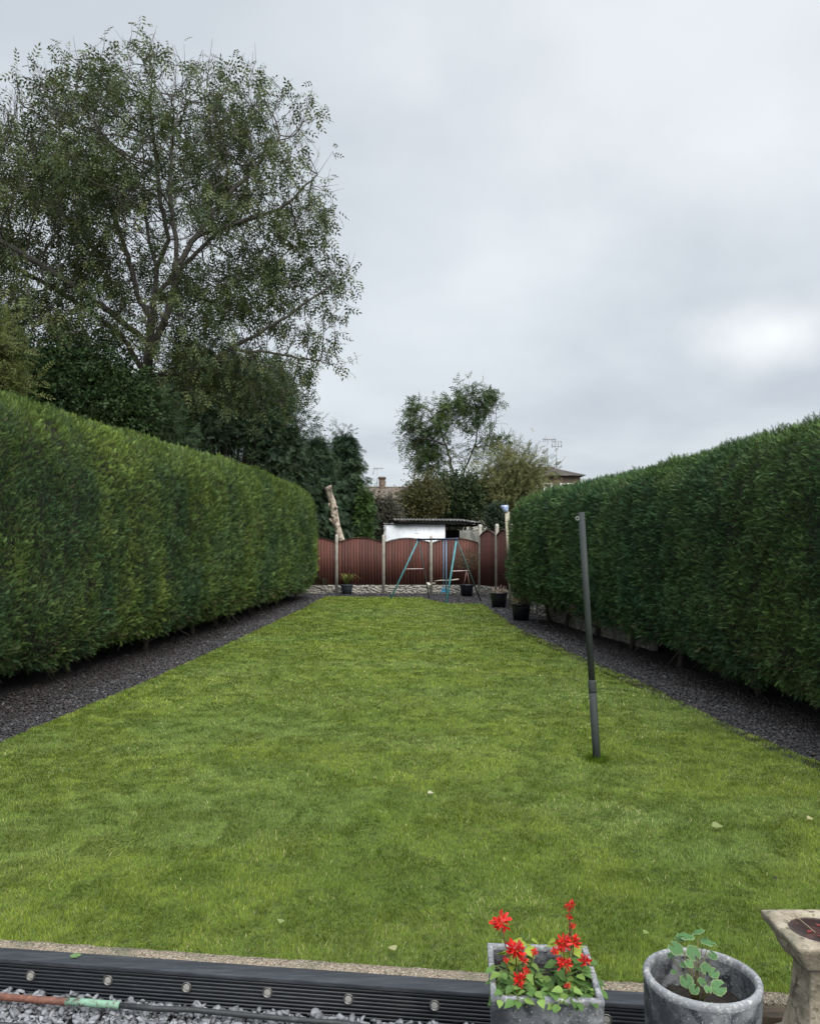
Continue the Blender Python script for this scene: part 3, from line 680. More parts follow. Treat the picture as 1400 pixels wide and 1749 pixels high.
sl = thing('raised_edging', 'black ribbed composite lawn edging with a row of round lights', 'edging', kp(-.5, -.1, -.13).tolist())
def kbox(mb, x0, x1, o0, o1, z0, z1):
    V = [kp(x, o, z) for x in (x0, x1) for o in (o0, o1) for z in (z0, z1)]
    mb.add(V, Q=[(0,4,5,1),(2,3,7,6),(1,5,7,3),(0,2,6,4),(0,1,3,2),(4,6,7,5)])
XE = 1.42
b = MB(); kbox(b, -4.6, XE, -.156, -.053, .006, .028); b.build('cap_board', M['capboard'], sl, bevel=.003)
b = MB(); kbox(b, -4.6, XE, -.140, -.060, -.20, .004)
for k in range(8):
    z = -.135+k*.0178; kbox(b, -4.6, XE, -.150, -.139, z, z+.0105)
b.build('ribbed_board', M['composite'], sl)
for px, py in ((-95,1658),(53,1666),(185,1674),(319,1686),(457,1695),(595,1706),(742,1717),(1035,1741)):
    # on the face of the board
    Yg = 3.8
    for _ in range(6):
        X = (px-700)/1400*Yg; Yg = yf(X)-.152
    X = (px-700)/1400*Yg; z = CAMH-(py-925)/1400*Yg
    c = np.array([X, Yg, z]); fr = -LNR
    def disc(prof, m, nm, parent):
        rings = []
        for r_, off in prof:
            a = np.arange(28)*2*math.pi/28; rings.append(c+fr*off+np.cos(a)[:,None]*r_*LD+np.sin(a)[:,None]*r_*np.array([0,0,1]))
        q = MB(); q.loft(rings, None, False, True); return q.build(nm, m, parent, smooth=False)
    dl = disc([(.025,-.003),(.025,.003),(.0235,.006),(.020,.006),(.0195,.003)], M['steel'], 'deck_light', sl)
    disc([(.0165,.001),(.016,.0035),(.012,.004),(.004,.0041)], M['lens'], 'lens', dl)
te = MB(); kbox(te, XE+.01, 2.6, -.15, -.056, -.22, .012)
tag(te.build('timber_edging', M['timber'], bevel=.005), 'weathered brown timber edging beside the bird bath', 'edging')

b = MB(); kbox(b, -5.2, 3.4, -.50, -.1, -.24, -.155); tag(b.build('gravel_bed', M['slatebed']), kind='structure')
mb = MB(); n = 7500; x = rng.uniform(-3.4, 2.6, n); o_ = rng.uniform(-.435, -.155, n)
P = np.stack([x+LNR[0]*o_, yf(x)+LNR[1]*o_, rng.uniform(-.150,-.128,n)], 1)
chips(mb, P, rng.uniform(.010,.032,n), .5, np.array([.14,.142,.15])*rng.uniform(.35,2.0,(n,1)))
n = 260; x = rng.uniform(-3.4, 2.6, n); o_ = np.where(rng.random(n) < .6, rng.uniform(-.2,-.16,n), rng.uniform(-.43,-.2,n))
P = np.stack([x+LNR[0]*o_, yf(x)+LNR[1]*o_, rng.uniform(-.128,-.110,n)], 1)
chips(mb, P, rng.uniform(.020,.038,n), .5, np.array([.17,.175,.185])*rng.uniform(.5,1.5,(n,1)))
tag(mb.build('slate_gravel', M['chip']), 'loose grey slate gravel in front of the black edging', 'gravel', kind='stuff')
b = MB(); kbox(b, -6, 4, -.455, -.44, -.24, -.098); kbox(b, -6, 4, -4.5, -.455, -.24, -.105); tag(b.build('patio', M['slab']), kind='structure')

pi = thing('garden_pipe', 'rusty pipe joined to a black hose lying on the slate gravel', 'pipe', (-1.4,3.8,-.1))
def pl(px, dz=0, dy=0):
    Y = np.interp(px, [-300,0,200,566,800], [4.0,3.84,3.775,3.65,3.55])+dy; return ((px-700)/1400*Y, Y, -.085+dz)
tube('rusty_section', [pl(-260),pl(-100),pl(0,.003),pl(60),pl(118)], .0165, M['rust'], pi, 10)
tube('green_joint', [pl(114,.001),pl(150,.002),pl(196),pl(205)], [.0172,.0175,.0172,.0168], M['verdigris'], pi, 10)
tube('black_hose', [pl(200),pl(260,-.004),pl(330,-.002,.01),pl(420,-.006,.005),pl(500,-.004,-.005),pl(580,-.006),pl(700,-.01,-.02),pl(800,-.012,-.04)], .0125, M['blackpipe'], pi, 10)

# ------------------------------------------------------------ square planter with salvias
PZ = -.10
pt = thing('square_planter', 'square charcoal stone effect planter holding red salvias', 'planter', (.492, 3.06, PZ))
prz = R(-3.5)
def rect_ring(c, hw, z, rz, n=5):
    pts = []
    cs = [(-hw,-hw),(hw,-hw),(hw,hw),(-hw,hw)]
    for k in range(4):
        a, b2 = np.array(cs[k]), np.array(cs[(k+1)%4])
        for i in range(n): pts.append(a+(b2-a)*i/n)
    pts = np.array(pts); return np.stack([c[0]+pts[:,0]*math.cos(rz)-pts[:,1]*math.sin(rz), c[1]+pts[:,0]*math.sin(rz)+pts[:,1]*math.cos(rz), np.full(len(pts), z)], 1)
pc_ = (.492, 3.06)
b = MB(); b.loft([rect_ring(pc_, .165, PZ, prz), rect_ring(pc_, .180, PZ+.15, prz), rect_ring(pc_, .196, .432, prz)], None, True, False)
b.loft([rect_ring(pc_, .176, .432, prz), rect_ring(pc_, .168, .30, prz)], None, False, False)
body = b.build('planter_body', M['granitepot'], pt)
b = MB(); b.loft([rect_ring(pc_, .196, .4325, prz), rect_ring(pc_, .1975, .447, prz), rect_ring(pc_, .1945, .451, prz), rect_ring(pc_, .178, .451, prz), rect_ring(pc_, .1755, .447, prz), rect_ring(pc_, .1755, .4325, prz)], None, False, False)
b.build('rim', M['potrim'], pt)
def soil_disc(c, r, z, nm, par, sq=False):
    b = MB(); rings = []
    for k in range(1, 9):
        q = r*k/8
        rg = rect_ring(c, q, z, prz, 8) if sq else np.stack([c[0]+q*np.cos(np.arange(32)*math.pi/16), c[1]+q*np.sin(np.arange(32)*math.pi/16), np.full(32, z)], 1)
        rg[:,2] += (fbm(rg, .04, 2, 5)-.5)*.03; rings.append(rg)
    b.loft(rings, None, True, False); return b.build(nm, M['soil'], par, smooth=True)
soil_disc(pc_, .1735, .385, 'compost', pt, True)

def heart_leaf():
    pts = []; V = [(0,0,0)]
    prof_ = [(0,.0),(.10,.26),(.30,.40),(.55,.33),(.8,.16),(1,0)]
    mid = [(0,y,0.0) for y, _ in prof_]
    Lf = [(-w_, y+(.04 if i % 2 else 0), .10*w_/.4 - .12*y*y) for i, (y, w_) in enumerate(prof_)]
    Rf = [(w_, y+(.04 if i % 2 else 0), .10*w_/.4 - .12*y*y) for i, (y, w_) in enumerate(prof_)]
    mid = [(0, y, -.04-.12*y*y) for y, _ in prof_]
    V = np.array(mid+Lf+Rf, float); n = len(prof_); T = []
    for k in range(n-1):
        T += [(k, k+1, n+k+1), (k, n+k+1, n+k), (k, 2*n+k+1, k+1), (k, 2*n+k, 2*n+k+1)]
    return V, np.array(T)
HL = heart_leaf()
def at(px, py, Y): return np.array([(px-700)/1400*Y, Y, CAMH-(py-925)/1400*Y])
def petal_t():
    return np.array([(0,0,0),(.10,.35,.04),(.15,.75,0),(0,1,-.14),(-.15,.75,0),(-.10,.35,.04)], float), np.array([(0,1,5),(1,2,5),(2,4,5),(2,3,4)])
PT = petal_t()
def salvia(label, stems, flowers, base):
    t = thing('salvia_plant', label, 'flowering plant', (base[0], base[1], .38))
    sb = MB(); lv = MB()
    for k, (px, py, Y) in enumerate(stems):
        tip = at(px, py, Y); bs = np.array([base[0]+random.uniform(-.04,.04), base[1]+random.uniform(-.03,.03), .37])
        mid_ = (bs+tip)/2+np.array([(tip[0]-bs[0])*-.15, 0, .02]); pts = [bs, mid_, tip]; sb.tube(pts, [.0035,.003,.002], 6, C=(.10,.14,.04))
        for tt_ in np.linspace(.12, 1.0, 9):
            p = (bs*(1-tt_)**2+2*mid_*tt_*(1-tt_)+tip*tt_*tt_); a0 = random.uniform(0, math.pi)
            for s_ in (0, math.pi):
                a = a0+s_; dz = random.uniform(-.35,.35); d = unit(np.array([math.cos(a), math.sin(a)-.35, dz-.25]))
                c = np.array([.085,.165,.040]) if random.random() < .7 else np.array([.16,.25,.06])
                if tt_ > .7 and k in (0, 7): c = np.array([.27,.34,.05])
                c = c*random.uniform(.75,1.25); sz = random.uniform(.038,.058)*(1.0 if tt_ < .85 or k in (0, 7) else .8)
                pe = p+d*.018; sb.tube([p, pe], .0014, 4, C=(.13,.2,.06))
                lv.scatter(HL[0], HL[1], pe[None], frames(d[None], unit(np.array([[random.uniform(-.3,.3),random.uniform(-.5,.1),1]]))), np.array([sz]), c[None])
    lv.build('leaves', M['leaf'], t, smooth=False)
    for (px, py, rad, Y) in flowers:
        c = at(px, py, Y); rad = rad/1400*Y; fm = MB(); rad *= .82; n = int(44+rad*1300); d = unit(rdir(n)*[1,1,.75]+[0,-.15,.15])
        cc = np.array([.72,.018,.012])*rng.uniform(.55,1.15,(n,1)); cc[rng.random(n) < .15] = (.38,.012,.012)
        fm.scatter(PT[0], PT[1], c+d*rad*rng.uniform(.0,.5,(n,1)), frames(unit(d+rng.normal(0,.35,(n,3))), rdir(n)), rad*rng.uniform(.5,1.1,n), cc)
        fm.build('flower', M['red'], t)
        bs = np.array([base[0], base[1], .40]); sb.tube([bs*.3+c*.7+[0,0,-.02], c], .0022, 5, C=(.16,.09,.05))
        if py > 1500: sb.tube([bs, bs*.3+c*.7+[0,0,-.02]], .0028, 5, C=(.12,.15,.05))
    sb.build('stems', M['leaf'], t, smooth=True)
    return t
salvia('left salvia in the square planter with one raised red flower over pale leaves',
       [(868,1625,3.10),(846,1650,3.0),(900,1640,3.05),(880,1680,2.92),(862,1690,2.9),(930,1660,3.05),(905,1690,2.88),(900,1602,3.15),(850,1675,2.98),(855,1700,2.88),(885,1705,2.86),(918,1700,2.86)],
       [(855,1576,19,3.08),(880,1622,20,3.02),(893,1640,9,3.0),(863,1638,7,3.0),(886,1673,14,2.92),(899,1657,8,2.94),(912,1626,8,3.0)], (.40,3.03))
salvia('right salvia in the square planter with a tall red flower spike',
       [(972,1600,3.12),(955,1640,3.02),(990,1655,3.02),(1000,1690,2.92),(970,1690,2.88),(1012,1668,3.05),(940,1690,2.9),(958,1605,3.15),(1000,1640,3.1),(985,1705,2.86),(1005,1705,2.88),(955,1712,2.84),(1018,1690,2.95)],
       [(973,1547,11,3.06),(972,1566,7,3.06),(976,1580,7,3.06),(960,1612,16,3.03),(979,1608,15,3.06),(947,1625,9,3.0),(963,1646,15,2.95),(998,1640,12,3.02),(968,1684,7,2.9)], (.59,3.03))

# ------------------------------------------------------------ round pot with geranium
rp = thing('round_pot', 'round charcoal stone effect pot holding a small geranium', 'plant pot', (1.067, 3.0, PZ))
c0 = (1.067, 3.0, 0)
b = MB(); b.lathe(c0, [(.0,PZ),(.165,PZ),(.185,PZ+.1),(.200,.25),(.206,.44)], 64)
b.lathe(c0, [(.182,.44),(.178,.30),(.17,.25)], 64); b.build('pot_body', M['granitepot'], rp, smooth=True)
b = MB(); b.lathe(c0, [(.206,.4405),(.2085,.452),(.206,.463),(.199,.467),(.190,.467),(.1835,.463),(.1815,.452),(.182,.4405)], 64); b.build('rim', M['potrim'], rp, smooth=True)
soil_disc((1.067,3.0), .178, .335, 'compost', rp)
ge = thing('geranium_plant', 'small geranium with scalloped pale edged leaves in the round pot', 'plant', (1.05, 3.0, .34))
def ger_leaf():
    n = 36; a = np.linspace(R(-165), R(165), n); rr = (1+.045*np.cos(a*13)+.04*np.cos(a*5))
    V = [(0,0,0)]; 
    for f, z in ((.5,.10),(.8,.10),(1.0,.04)):
        V += [(math.sin(q)*r*f, math.cos(q)*r*f, z+.05*math.cos(q*6.5)*f) for q, r in zip(a, rr)]
    V = np.array(V); T = [(0, 1+k, 2+k) for k in range(n-1)]
    for ring in (0, 1):
        for k in range(n-1):
            p = 1+ring*n+k; T += [(p, p+n, p+n+1), (p, p+n+1, p+1)]
    return V, np.array(T), n
GV, GT, gn = ger_leaf()
gb0 = at(1190, 1697, 3.0); gb0[2] = .34
for (px, py, r_, Y, ty) in ((1170,1600,17,3.05,.2),(1209,1611,15,3.08,.2),(1153,1620,15,3.0,-.5),(1183,1628,15,2.98,-.9),(1200,1606,10,3.12,.3),(1205,1655,12,2.98,-.9),(1218,1662,11,2.98,-.6),
                            (1172,1676,13,2.93,-.9),(1226,1687,15,2.92,-1.0),(1198,1677,9,2.95,-.5),(1167,1648,8,2.98,0),(1160,1604,11,3.08,.1),(1192,1592,12,3.1,.3),(1216,1632,10,3.05,-.4),(1176,1646,9,2.95,-.6),(1185,1690,10,2.9,-.8),(1208,1690,8,2.9,-.6),(1150,1660,6,2.98,-.2),(1145,1632,7,3.02,-.3),(1190,1655,9,3.04,.2)):
    c = at(px, py, Y); up = unit(np.array([random.uniform(-.4,.4), ty-.15, 1.0])); d = unit(np.cross(up, [random.uniform(-1,1), random.uniform(-1,1), 0]))
    F = frames(d[None], up[None])[0]; V = (GV*.88*r_/1400*Y) @ F + c
    cl = np.tile([.075,.17,.06], (len(V),1)); cl[1+2*gn:] = (.20,.27,.13); cl[1+gn:1+2*gn] = (.075,.16,.055)
    lf = MB(); lf.add(V, T=GT, C=cl*random.uniform(.8,1.2)); lf.build('leaf', M['leaf'], ge, smooth=True)
    m_ = (gb0+c)/2+np.array([(c[0]-gb0[0])*-.1, 0, .01]); sb = MB(); sb.tube([gb0+np.array([random.uniform(-.012,.012),random.uniform(-.01,.01),0]), m_, c], [.0028,.002,.0016], 6, C=(.19,.17,.06)); sb.build('stem', M['leaf'], ge, smooth=True)
b = MB(); n = 60; P = gb0+rng.normal(0,1,(n,3))*[.05,.03,.004]; P[:,2] = .345+rng.uniform(0,.012,n)
b.scatter(PT[0], PT[1], P, frames(rdir(n)*[1,1,.4], np.tile([0,0,1.0],(n,1))), rng.uniform(.008,.028,n), np.where(rng.random((n,1)) < .12, [.35,.03,.03], [.09,.11,.035])*rng.uniform(.6,1.2,(n,1)))
tag(b.build('fallen_petals', M['leaf']), 'small weeds and dropped petals on the compost under the geranium', 'plant debris', kind='stuff')

# ------------------------------------------------------------ bird bath
bc = np.array([1.645, 3.29]); bb = thing('bird_bath', 'weathered square stone bird bath on a tapering pedestal', 'bird bath', (bc[0], bc[1], PZ))
def sqring(hw, z, k, n=96, wear=0.0):
    """k=1 square, k=0 circle"""
    a = np.arange(n)*2*math.pi/n+math.pi/4*0; ci = np.stack([np.cos(a), np.sin(a)], 1); sq = ci/np.max(np.abs(ci), axis=1, keepdims=True)
    p = (sq*k+ci*(1-k))*hw; P = np.stack([bc[0]+p[:,0], bc[1]+p[:,1], np.full(n, z)], 1)
    if wear: 
        dd = (fbm(P*[1,1,1.3], .05, 3, 4)-.5)*wear; P[:,:2] += ci*dd[:,None]
    return P
ZT = .50
rings = [sqring(.03,ZT-.032,0), sqring(.09,ZT-.034,0), sqring(.112,ZT-.022,0), sqring(.122,ZT-.004,0), sqring(.130,ZT,.05), sqring(.150,ZT+.001,.6), sqring(.163,ZT,.97,wear=.006), sqring(.1685,ZT-.004,.98,wear=.010),
         sqring(.169,ZT-.014,.98,wear=.012), sqring(.162,ZT-.034,.96,wear=.03), sqring(.146,ZT-.056,.94,wear=.045), sqring(.132,ZT-.074,.93,wear=.035), sqring(.127,ZT-.085,.93,wear=.03), sqring(.122,ZT-.104,.92,wear=.05), sqring(.112,ZT-.120,.9,wear=.03), sqring(.10,ZT-.121,.88)]
b = MB(); b.loft(rings, None, True, True); b.build('basin', M['stone'], bb, smooth=False)
b = MB(); b.loft([sqring(.088,ZT-.122,.55,wear=.004)]+[sqring(r_, z, .5, wear=.008) for r_, z in ((.088,ZT-.17),(.092,ZT-.24),(.100,ZT-.31),(.112,ZT-.38),(.125,ZT-.44),(.15,ZT-.46),(.155,ZT-.52),(.17,ZT-.54),(.17,PZ))], None, True, True)
b.build('pedestal', M['stone'], bb, smooth=True)
b = MB(); b.lathe((bc[0],bc[1],ZT-.012), [(0.0005,0),(.06,0),(.1175,0)], 48); b.build('water', M['water'], bb)
b = MB()
for (x, y, a, l) in ((-.06,-.02,.7,.035),(.02,.03,2.0,.03),(.05,-.04,.2,.04),(-.01,-.06,2.6,.03),(.04,.0,1.2,.05)):
    d = np.array([math.cos(a), math.sin(a), 0]); b.scatter(LEAF1[0]*[1,1,.2], LEAF1[1], np.array([[bc[0]+x, bc[1]+y, ZT-.009]]), frames(d[None], np.array([[0,0,1.0]])), np.array([l]), np.array([[.22,.05,.045]]))
tag(b.build('wet_leaves', M['leaf']), 'wet red brown leaves floating in the bird bath', 'leaf litter', kind='stuff')
b = MB(); b.tube([(bc[0]-.10,bc[1]+.13,ZT+.004),(bc[0]-.06,bc[1]+.05,ZT+.012),(bc[0]-.035,bc[1]-.03,ZT-.004)], .0012, 5, C=(.4,.34,.22)); b.tube([(bc[0]-.06,bc[1]+.05,ZT+.012),(bc[0]-.03,bc[1]+.09,ZT+.02)], .0008, 4, C=(.4,.34,.22))
tag(b.build('dry_stalk', M['leaf']), 'thin pale dry stalk lying across the bird bath', 'twig')

# ------------------------------------------------------------ pots at the back
def tub(x, y, r0, r1, h, label, m, name='plant_tub', n=28, group=None):
    t = thing(name, label, 'plant pot', (x, y, 0), group); b = MB()
    b.lathe((x,y,0), [(.001,0.0),(r0,0.0),(r1-.01,h-.07),(r1-.008,h-.06),(r1+.012,h-.055),(r1+.014,h-.005),(r1+.006,h),(r1-.012,h),(r1-.02,h-.1)], n)
    b.build('tub', m, t, smooth=False); b = MB(); b.lathe((x,y,h-.06), [(.001,.0),(r1-.015,0)], n); b.build('compost', M['soil'], t); return t
tub(1.50*1.42, 30.8, .20, .26, .44, 'black tub with a staked shrub, behind the swing frame', M['plasticblack'])
tub(2.76, 25.5, .21, .27, .47, 'black tub of dry twigs between the slate and the fence', M['plasticblack'])
tub(2.88, 21.3, .20, .25, .45, 'nearest black tub with dead cream leaves at the end of the right hedge', M['plasticblack'])
tub(-2.46, 31.9, .19, .235, .38, 'slate grey pot with a spiky plant against the back fence', M['plasticgrey'], n=24)
def leafy(t, nm, c, rad, n, size, col, tmpl=LEAF1, var=.3, m='leaf'):
    d = rdir(n); P = np.array(c)+d*np.array(rad)*rng.random((n,1))**.45; cc = np.array(col)*rng.uniform(1-var,1+var,(n,1))
    b = MB(); b.scatter(tmpl[0], tmpl[1], P, frames(unit(d+rng.normal(0,.6,(n,3))+[0,0,.2]), rdir(n)), size*rng.uniform(.6,1.3,n), cc); return b.build(nm, M[m], t)
# spiky plant
t = thing('spiky_plant', 'spiky green and yellow strap leaved plant in the grey pot', 'plant', (-2.46,31.9,.33)); b = MB()
for k in range(70):
    a = random.uniform(0,6.283); l = random.uniform(.35,.75); sp_ = random.uniform(.2,1.1); p0 = np.array([-2.46,31.9,.32]); d = np.array([math.cos(a), math.sin(a), 0])
    p1 = p0+d*l*sp_*.5+[0,0,l*.65]; p2 = p0+d*l*sp_*1.0+[0,0,l*(.95-.6*sp_)+.05]; sd_ = np.cross(d,[0,0,1])*.014
    c = [(.06,.12,.03),(.16,.18,.04),(.22,.17,.05)][k%3]
    b.add([p0-sd_, p0+sd_, p1-sd_, p1+sd_, p2], T=[(0,1,3),(0,3,2),(2,3,4)], C=c)
b.build('leaves', M['leaf'], t)
t = thing('staked_shrub', 'thin brown shrub on two canes in the tub behind the swing frame', 'shrub', (2.13,30.8,.4))
tube('cane', [(2.02,30.8,.38),(2.12,30.8,.95)], .012, M['cane'], t, 6); tube('cane', [(2.24,30.8,.38),(2.14,30.8,.95)], .012, M['cane'], t, 6)
b = MB()
for k in range(26):
    a = random.uniform(0,6.283); e_ = np.array([2.13+math.cos(a)*random.uniform(.1,.45), 30.8+math.sin(a)*.35, random.uniform(1.1,1.75)])
    b.tube([(2.13,30.8,.9),((2.13+e_[0])/2,30.8,1.0+.3*(e_[2]-1)), e_], [.012,.008,.004], 5)
b.build('branches', M['darkbark'], t)
leafy(t, 'leaves', (2.13,30.8,1.38), (.48,.4,.42), 700, .055, (.10,.085,.04))
t = thing('dry_plant', 'bare dry twigs in the middle black tub', 'plant', (2.76,25.5,.42)); b = MB()
for k in range(26):
    a = random.uniform(0,6.283); rr = random.uniform(.02,.24); x, y = 2.76+math.cos(a)*rr, 25.5+math.sin(a)*rr
    b.tube([(x,y,.40),(x+random.uniform(-.08,.08),y,.40+random.uniform(.08,.3))], [.006,.003], 4)
b.build('stems', M['cane'], t); leafy(t, 'leaves', (2.76,25.5,.47), (.24,.24,.06), 160, .05, (.26,.20,.12))
t = thing('dead_plant', 'heap of dead cream and brown leaves in the nearest black tub', 'plant', (2.88,21.3,.4))
leafy(t, 'leaves', (2.90,21.3,.53), (.24,.22,.22), 520, .065, (.36,.29,.17), var=.45)
leafy(t, 'green_leaves', (2.84,21.3,.62), (.16,.15,.14), 90, .05, (.12,.14,.04))

# ------------------------------------------------------------ trees
def colonize(seeds, att, D, di, dk, trop=(0,0,.12), iters=160):
    nodes = []; par = []
    for poly, parent_pt in seeds:
        poly = np.array(poly, float)
        if parent_pt is None: last = -1; nodes.append(poly[0]); par.append(-1); last = len(nodes)-1
        else:
            last = int(np.argmin(np.linalg.norm(np.array(nodes)-poly[0], axis=1)))
        for a_, b_ in zip(poly[:-1], poly[1:]):
            L_ = np.linalg.norm(b_-a_); k = max(1, int(round(L_/D)))
            for q in range(1, k+1):
                p = a_+(b_-a_)*q/k + rng.normal(0, D*.07, 3); nodes.append(p); par.append(last); last = len(nodes)-1
    X = np.array(nodes); par = list(par); nch = [0]*len(X)
    for p in par:
        if p >= 0: nch[p] += 1
    A = att.copy(); near = np.zeros(len(A), int); dist = np.full(len(A), 1e9)
    def upd(i0):
        new = X[i0:]
        for s in range(0, len(new), 400):
            blk = new[s:s+400]; dd = np.linalg.norm(A[:,None,:]-blk[None], axis=2); k = dd.argmin(1); dm = dd[np.arange(len(A)), k]
            m_ = dm < dist; dist[m_] = dm[m_]; near[m_] = i0+s+k[m_]
    upd(0); trop = np.array(trop)
    for it in range(iters):
        keep = dist > dk; A = A[keep]; near = near[keep]; dist = dist[keep]
        if not len(A): break
        act = dist < di
        if not act.any(): di *= 1.5; continue
        idx = near[act]; dv_ = unit(A[act]-X[idx]); u_, inv = np.unique(idx, return_inverse=True)
        acc = np.zeros((len(u_), 3)); np.add.at(acc, inv, dv_)
        nd = unit(unit(acc)+trop+rng.normal(0,.12,(len(u_),3)))
        ok = np.array([nch[q] < 4 for q in u_]); u_, nd = u_[ok], nd[ok]
        if not len(u_): break
        i0 = len(X); X = np.concatenate([X, X[u_]+nd*D])
        for q in u_: par.append(int(q)); nch[q] += 1; nch.append(0)
        upd(i0)
        if len(X) > 26000: break
    return X, np.array(par)
def tree_radii(X, par, tip, e):
    n = len(X); acc = np.zeros(n); main = np.full(n, -1); best = np.zeros(n)
    hgt = np.zeros(n, int)
    for i in range(n-1, -1, -1): pass
    # process children before parents: order by depth
    depth = np.zeros(n, int)
    for i in range(n):
        if par[i] >= 0: depth[i] = depth[par[i]]+1
    for i in np.argsort(-depth, kind='stable'):
        if acc[i] == 0: acc[i] = tip**e
        p = par[i]
        if p >= 0:
            acc[p] += acc[i]; hgt[p] = max(hgt[p], hgt[i]+1)
            if acc[i] > best[p]: best[p] = acc[i]; main[p] = i
    return acc**(1/e), main, hgt
def tree_mesh(mb, X, par, r, main, n=5, rmin=0):
    c = np.where(par >= 0)[0]; c = c[r[c] >= rmin]; p = par[c]
    dr = unit(X[c]-X[p]); nd = np.zeros_like(X); nd[c] = dr; root = par < 0; nd[root] = (0,0,1)
    mn = main[p] == c; d0 = np.where(mn[:,None], unit(nd[p]+dr), dr); d1 = dr.copy()
    mc = main[c]; hm = mc >= 0; d1[hm] = unit(dr[hm] + unit(X[mc[hm]]-X[c[hm]]))
    r0 = np.where(mn, r[p], r[c]*1.05); r1 = r[c]
    # same d used for both sides of a joint: average with the parent's own direction
    def ring(P, d, rad):
        h = np.tile([.13,.92,.37], (len(P),1)); a = unit(np.cross(d, h)); b_ = np.cross(d, a); an = np.arange(n)*2*math.pi/n
        return P[:,None,:]+rad[:,None,None]*(np.cos(an)[None,:,None]*a[:,None,:]+np.sin(an)[None,:,None]*b_[:,None,:])
    V = np.concatenate([ring(X[p], d0, r0), ring(X[c], d1, r1)], 1).reshape(-1,3)
    k = np.arange(n); k2 = (k+1) % n; q = np.stack([k, k2, n+k2, n+k], 1)
    Q = (q[None]+(np.arange(len(c))*2*n)[:,None,None]).reshape(-1,4); mb.add(V, Q=Q)
def ell_points(ells, n, hollow=.6):
    vol = np.array([e[3]*e[4]*e[5]*(e[6] if len(e) > 6 else 1) for e in ells]); k = rng.choice(len(ells), n, p=vol/vol.sum()); E = np.array([e[:6] for e in ells])[k]
    return E[:,:3]+rdir(n)*(rng.random((n,1))**(1/(3*hollow+.001)))**1 *E[:,3:]
def leaves_on(mb, X, par, hgt, maxh, per, size, tmpl, cols, droop=.3, jit=.1, prob=None):
    idx = np.where((hgt <= maxh) & (par >= 0))[0]
    if prob is not None: idx = idx[rng.random(len(idx)) < prob(X[idx])]
    idx = np.repeat(idx, per); n = len(idx); d0 = unit(X[idx]-X[par[idx]])
    P = X[idx]+rng.normal(0, jit, (n,3)); d = unit(d0*.6+rdir(n)*.9+[0,0,-droop])
    t = np.clip(fbm(P, 1.4, 3, 2)*1.0+rng.normal(0,.2,n), 0, 1)[:,None]; C = (np.array(cols[0])*(1-t)+np.array(cols[1])*t)*rng.uniform(.75,1.25,(n,1))
    mb.scatter(tmpl[0], tmpl[1], P, frames(d, unit(rng.normal(0,.5,(n,3))+[0,0,1])), size*rng.uniform(.65,1.25,n), C)

def twigs(mb, X, par, hgt, maxh, per, L_, up, bend=.3):
    """short side twigs; returns points and directions along them for leaves"""
    idx = np.where((hgt <= maxh) & (par >= 0))[0]; idx = np.repeat(idx, per); n = len(idx)
    d0 = unit(X[idx]-X[par[idx]]); d = unit(d0*.8+rdir(n)*.9+[0,0,up]); l = L_*rng.uniform(.5,1.3,n)[:,None]
    A = X[idx]; B = A+d*l*.5+rng.normal(0,.02,(n,3)); d2 = unit(d+rng.normal(0,bend,(n,3))+[0,0,up*.6]); C_ = B+d2*l*.5
    h = np.tile([.13,.92,.37], (n,1)); a = unit(np.cross(d, h)); b_ = np.cross(d, a)
    V = []
    for P, r_ in ((A,.0075),(B,.0055),(C_,.003)):
        for q in range(3): V.append(P+r_*(math.cos(q*2.094)*a+math.sin(q*2.094)*b_))
    V = np.stack(V, 1); Q = np.array([(0,1,4,3),(1,2,5,4),(2,0,3,5),(3,4,7,6),(4,5,8,7),(5,3,6,8)])
    mb.add(V.reshape(-1,3), Q=(Q[None]+(np.arange(n)*9)[:,None,None]).reshape(-1,4))
    return np.concatenate([B, (B+C_)/2, C_]), np.concatenate([d, d2, d2])
def leaves_at(mb, P, D, size, tmpl, cols, droop, prob, jit=.04):
    k = rng.random(len(P)) < prob(P); P = P[k]; D = D[k]; n = len(P)
    d = unit(D*.5+rdir(n)*.8+[0,0,-droop]); t = np.clip(fbm(P, 1.4, 3, 2)+rng.normal(0,.2,n), 0, 1)[:,None]
    C = (np.array(cols[0])*(1-t)+np.array(cols[1])*t)*rng.uniform(.75,1.25,(n,1))
    mb.scatter(tmpl[0], tmpl[1], P+rng.normal(0,jit,(n,3)), frames(d, unit(rng.normal(0,.5,(n,3))+[0,0,1])), size*rng.uniform(.65,1.25,n), C)
def pxw(px, py, Y, dy=0): return ((px-700)/1400*(Y), Y+dy, CAMH+(925-py)/1400*Y)
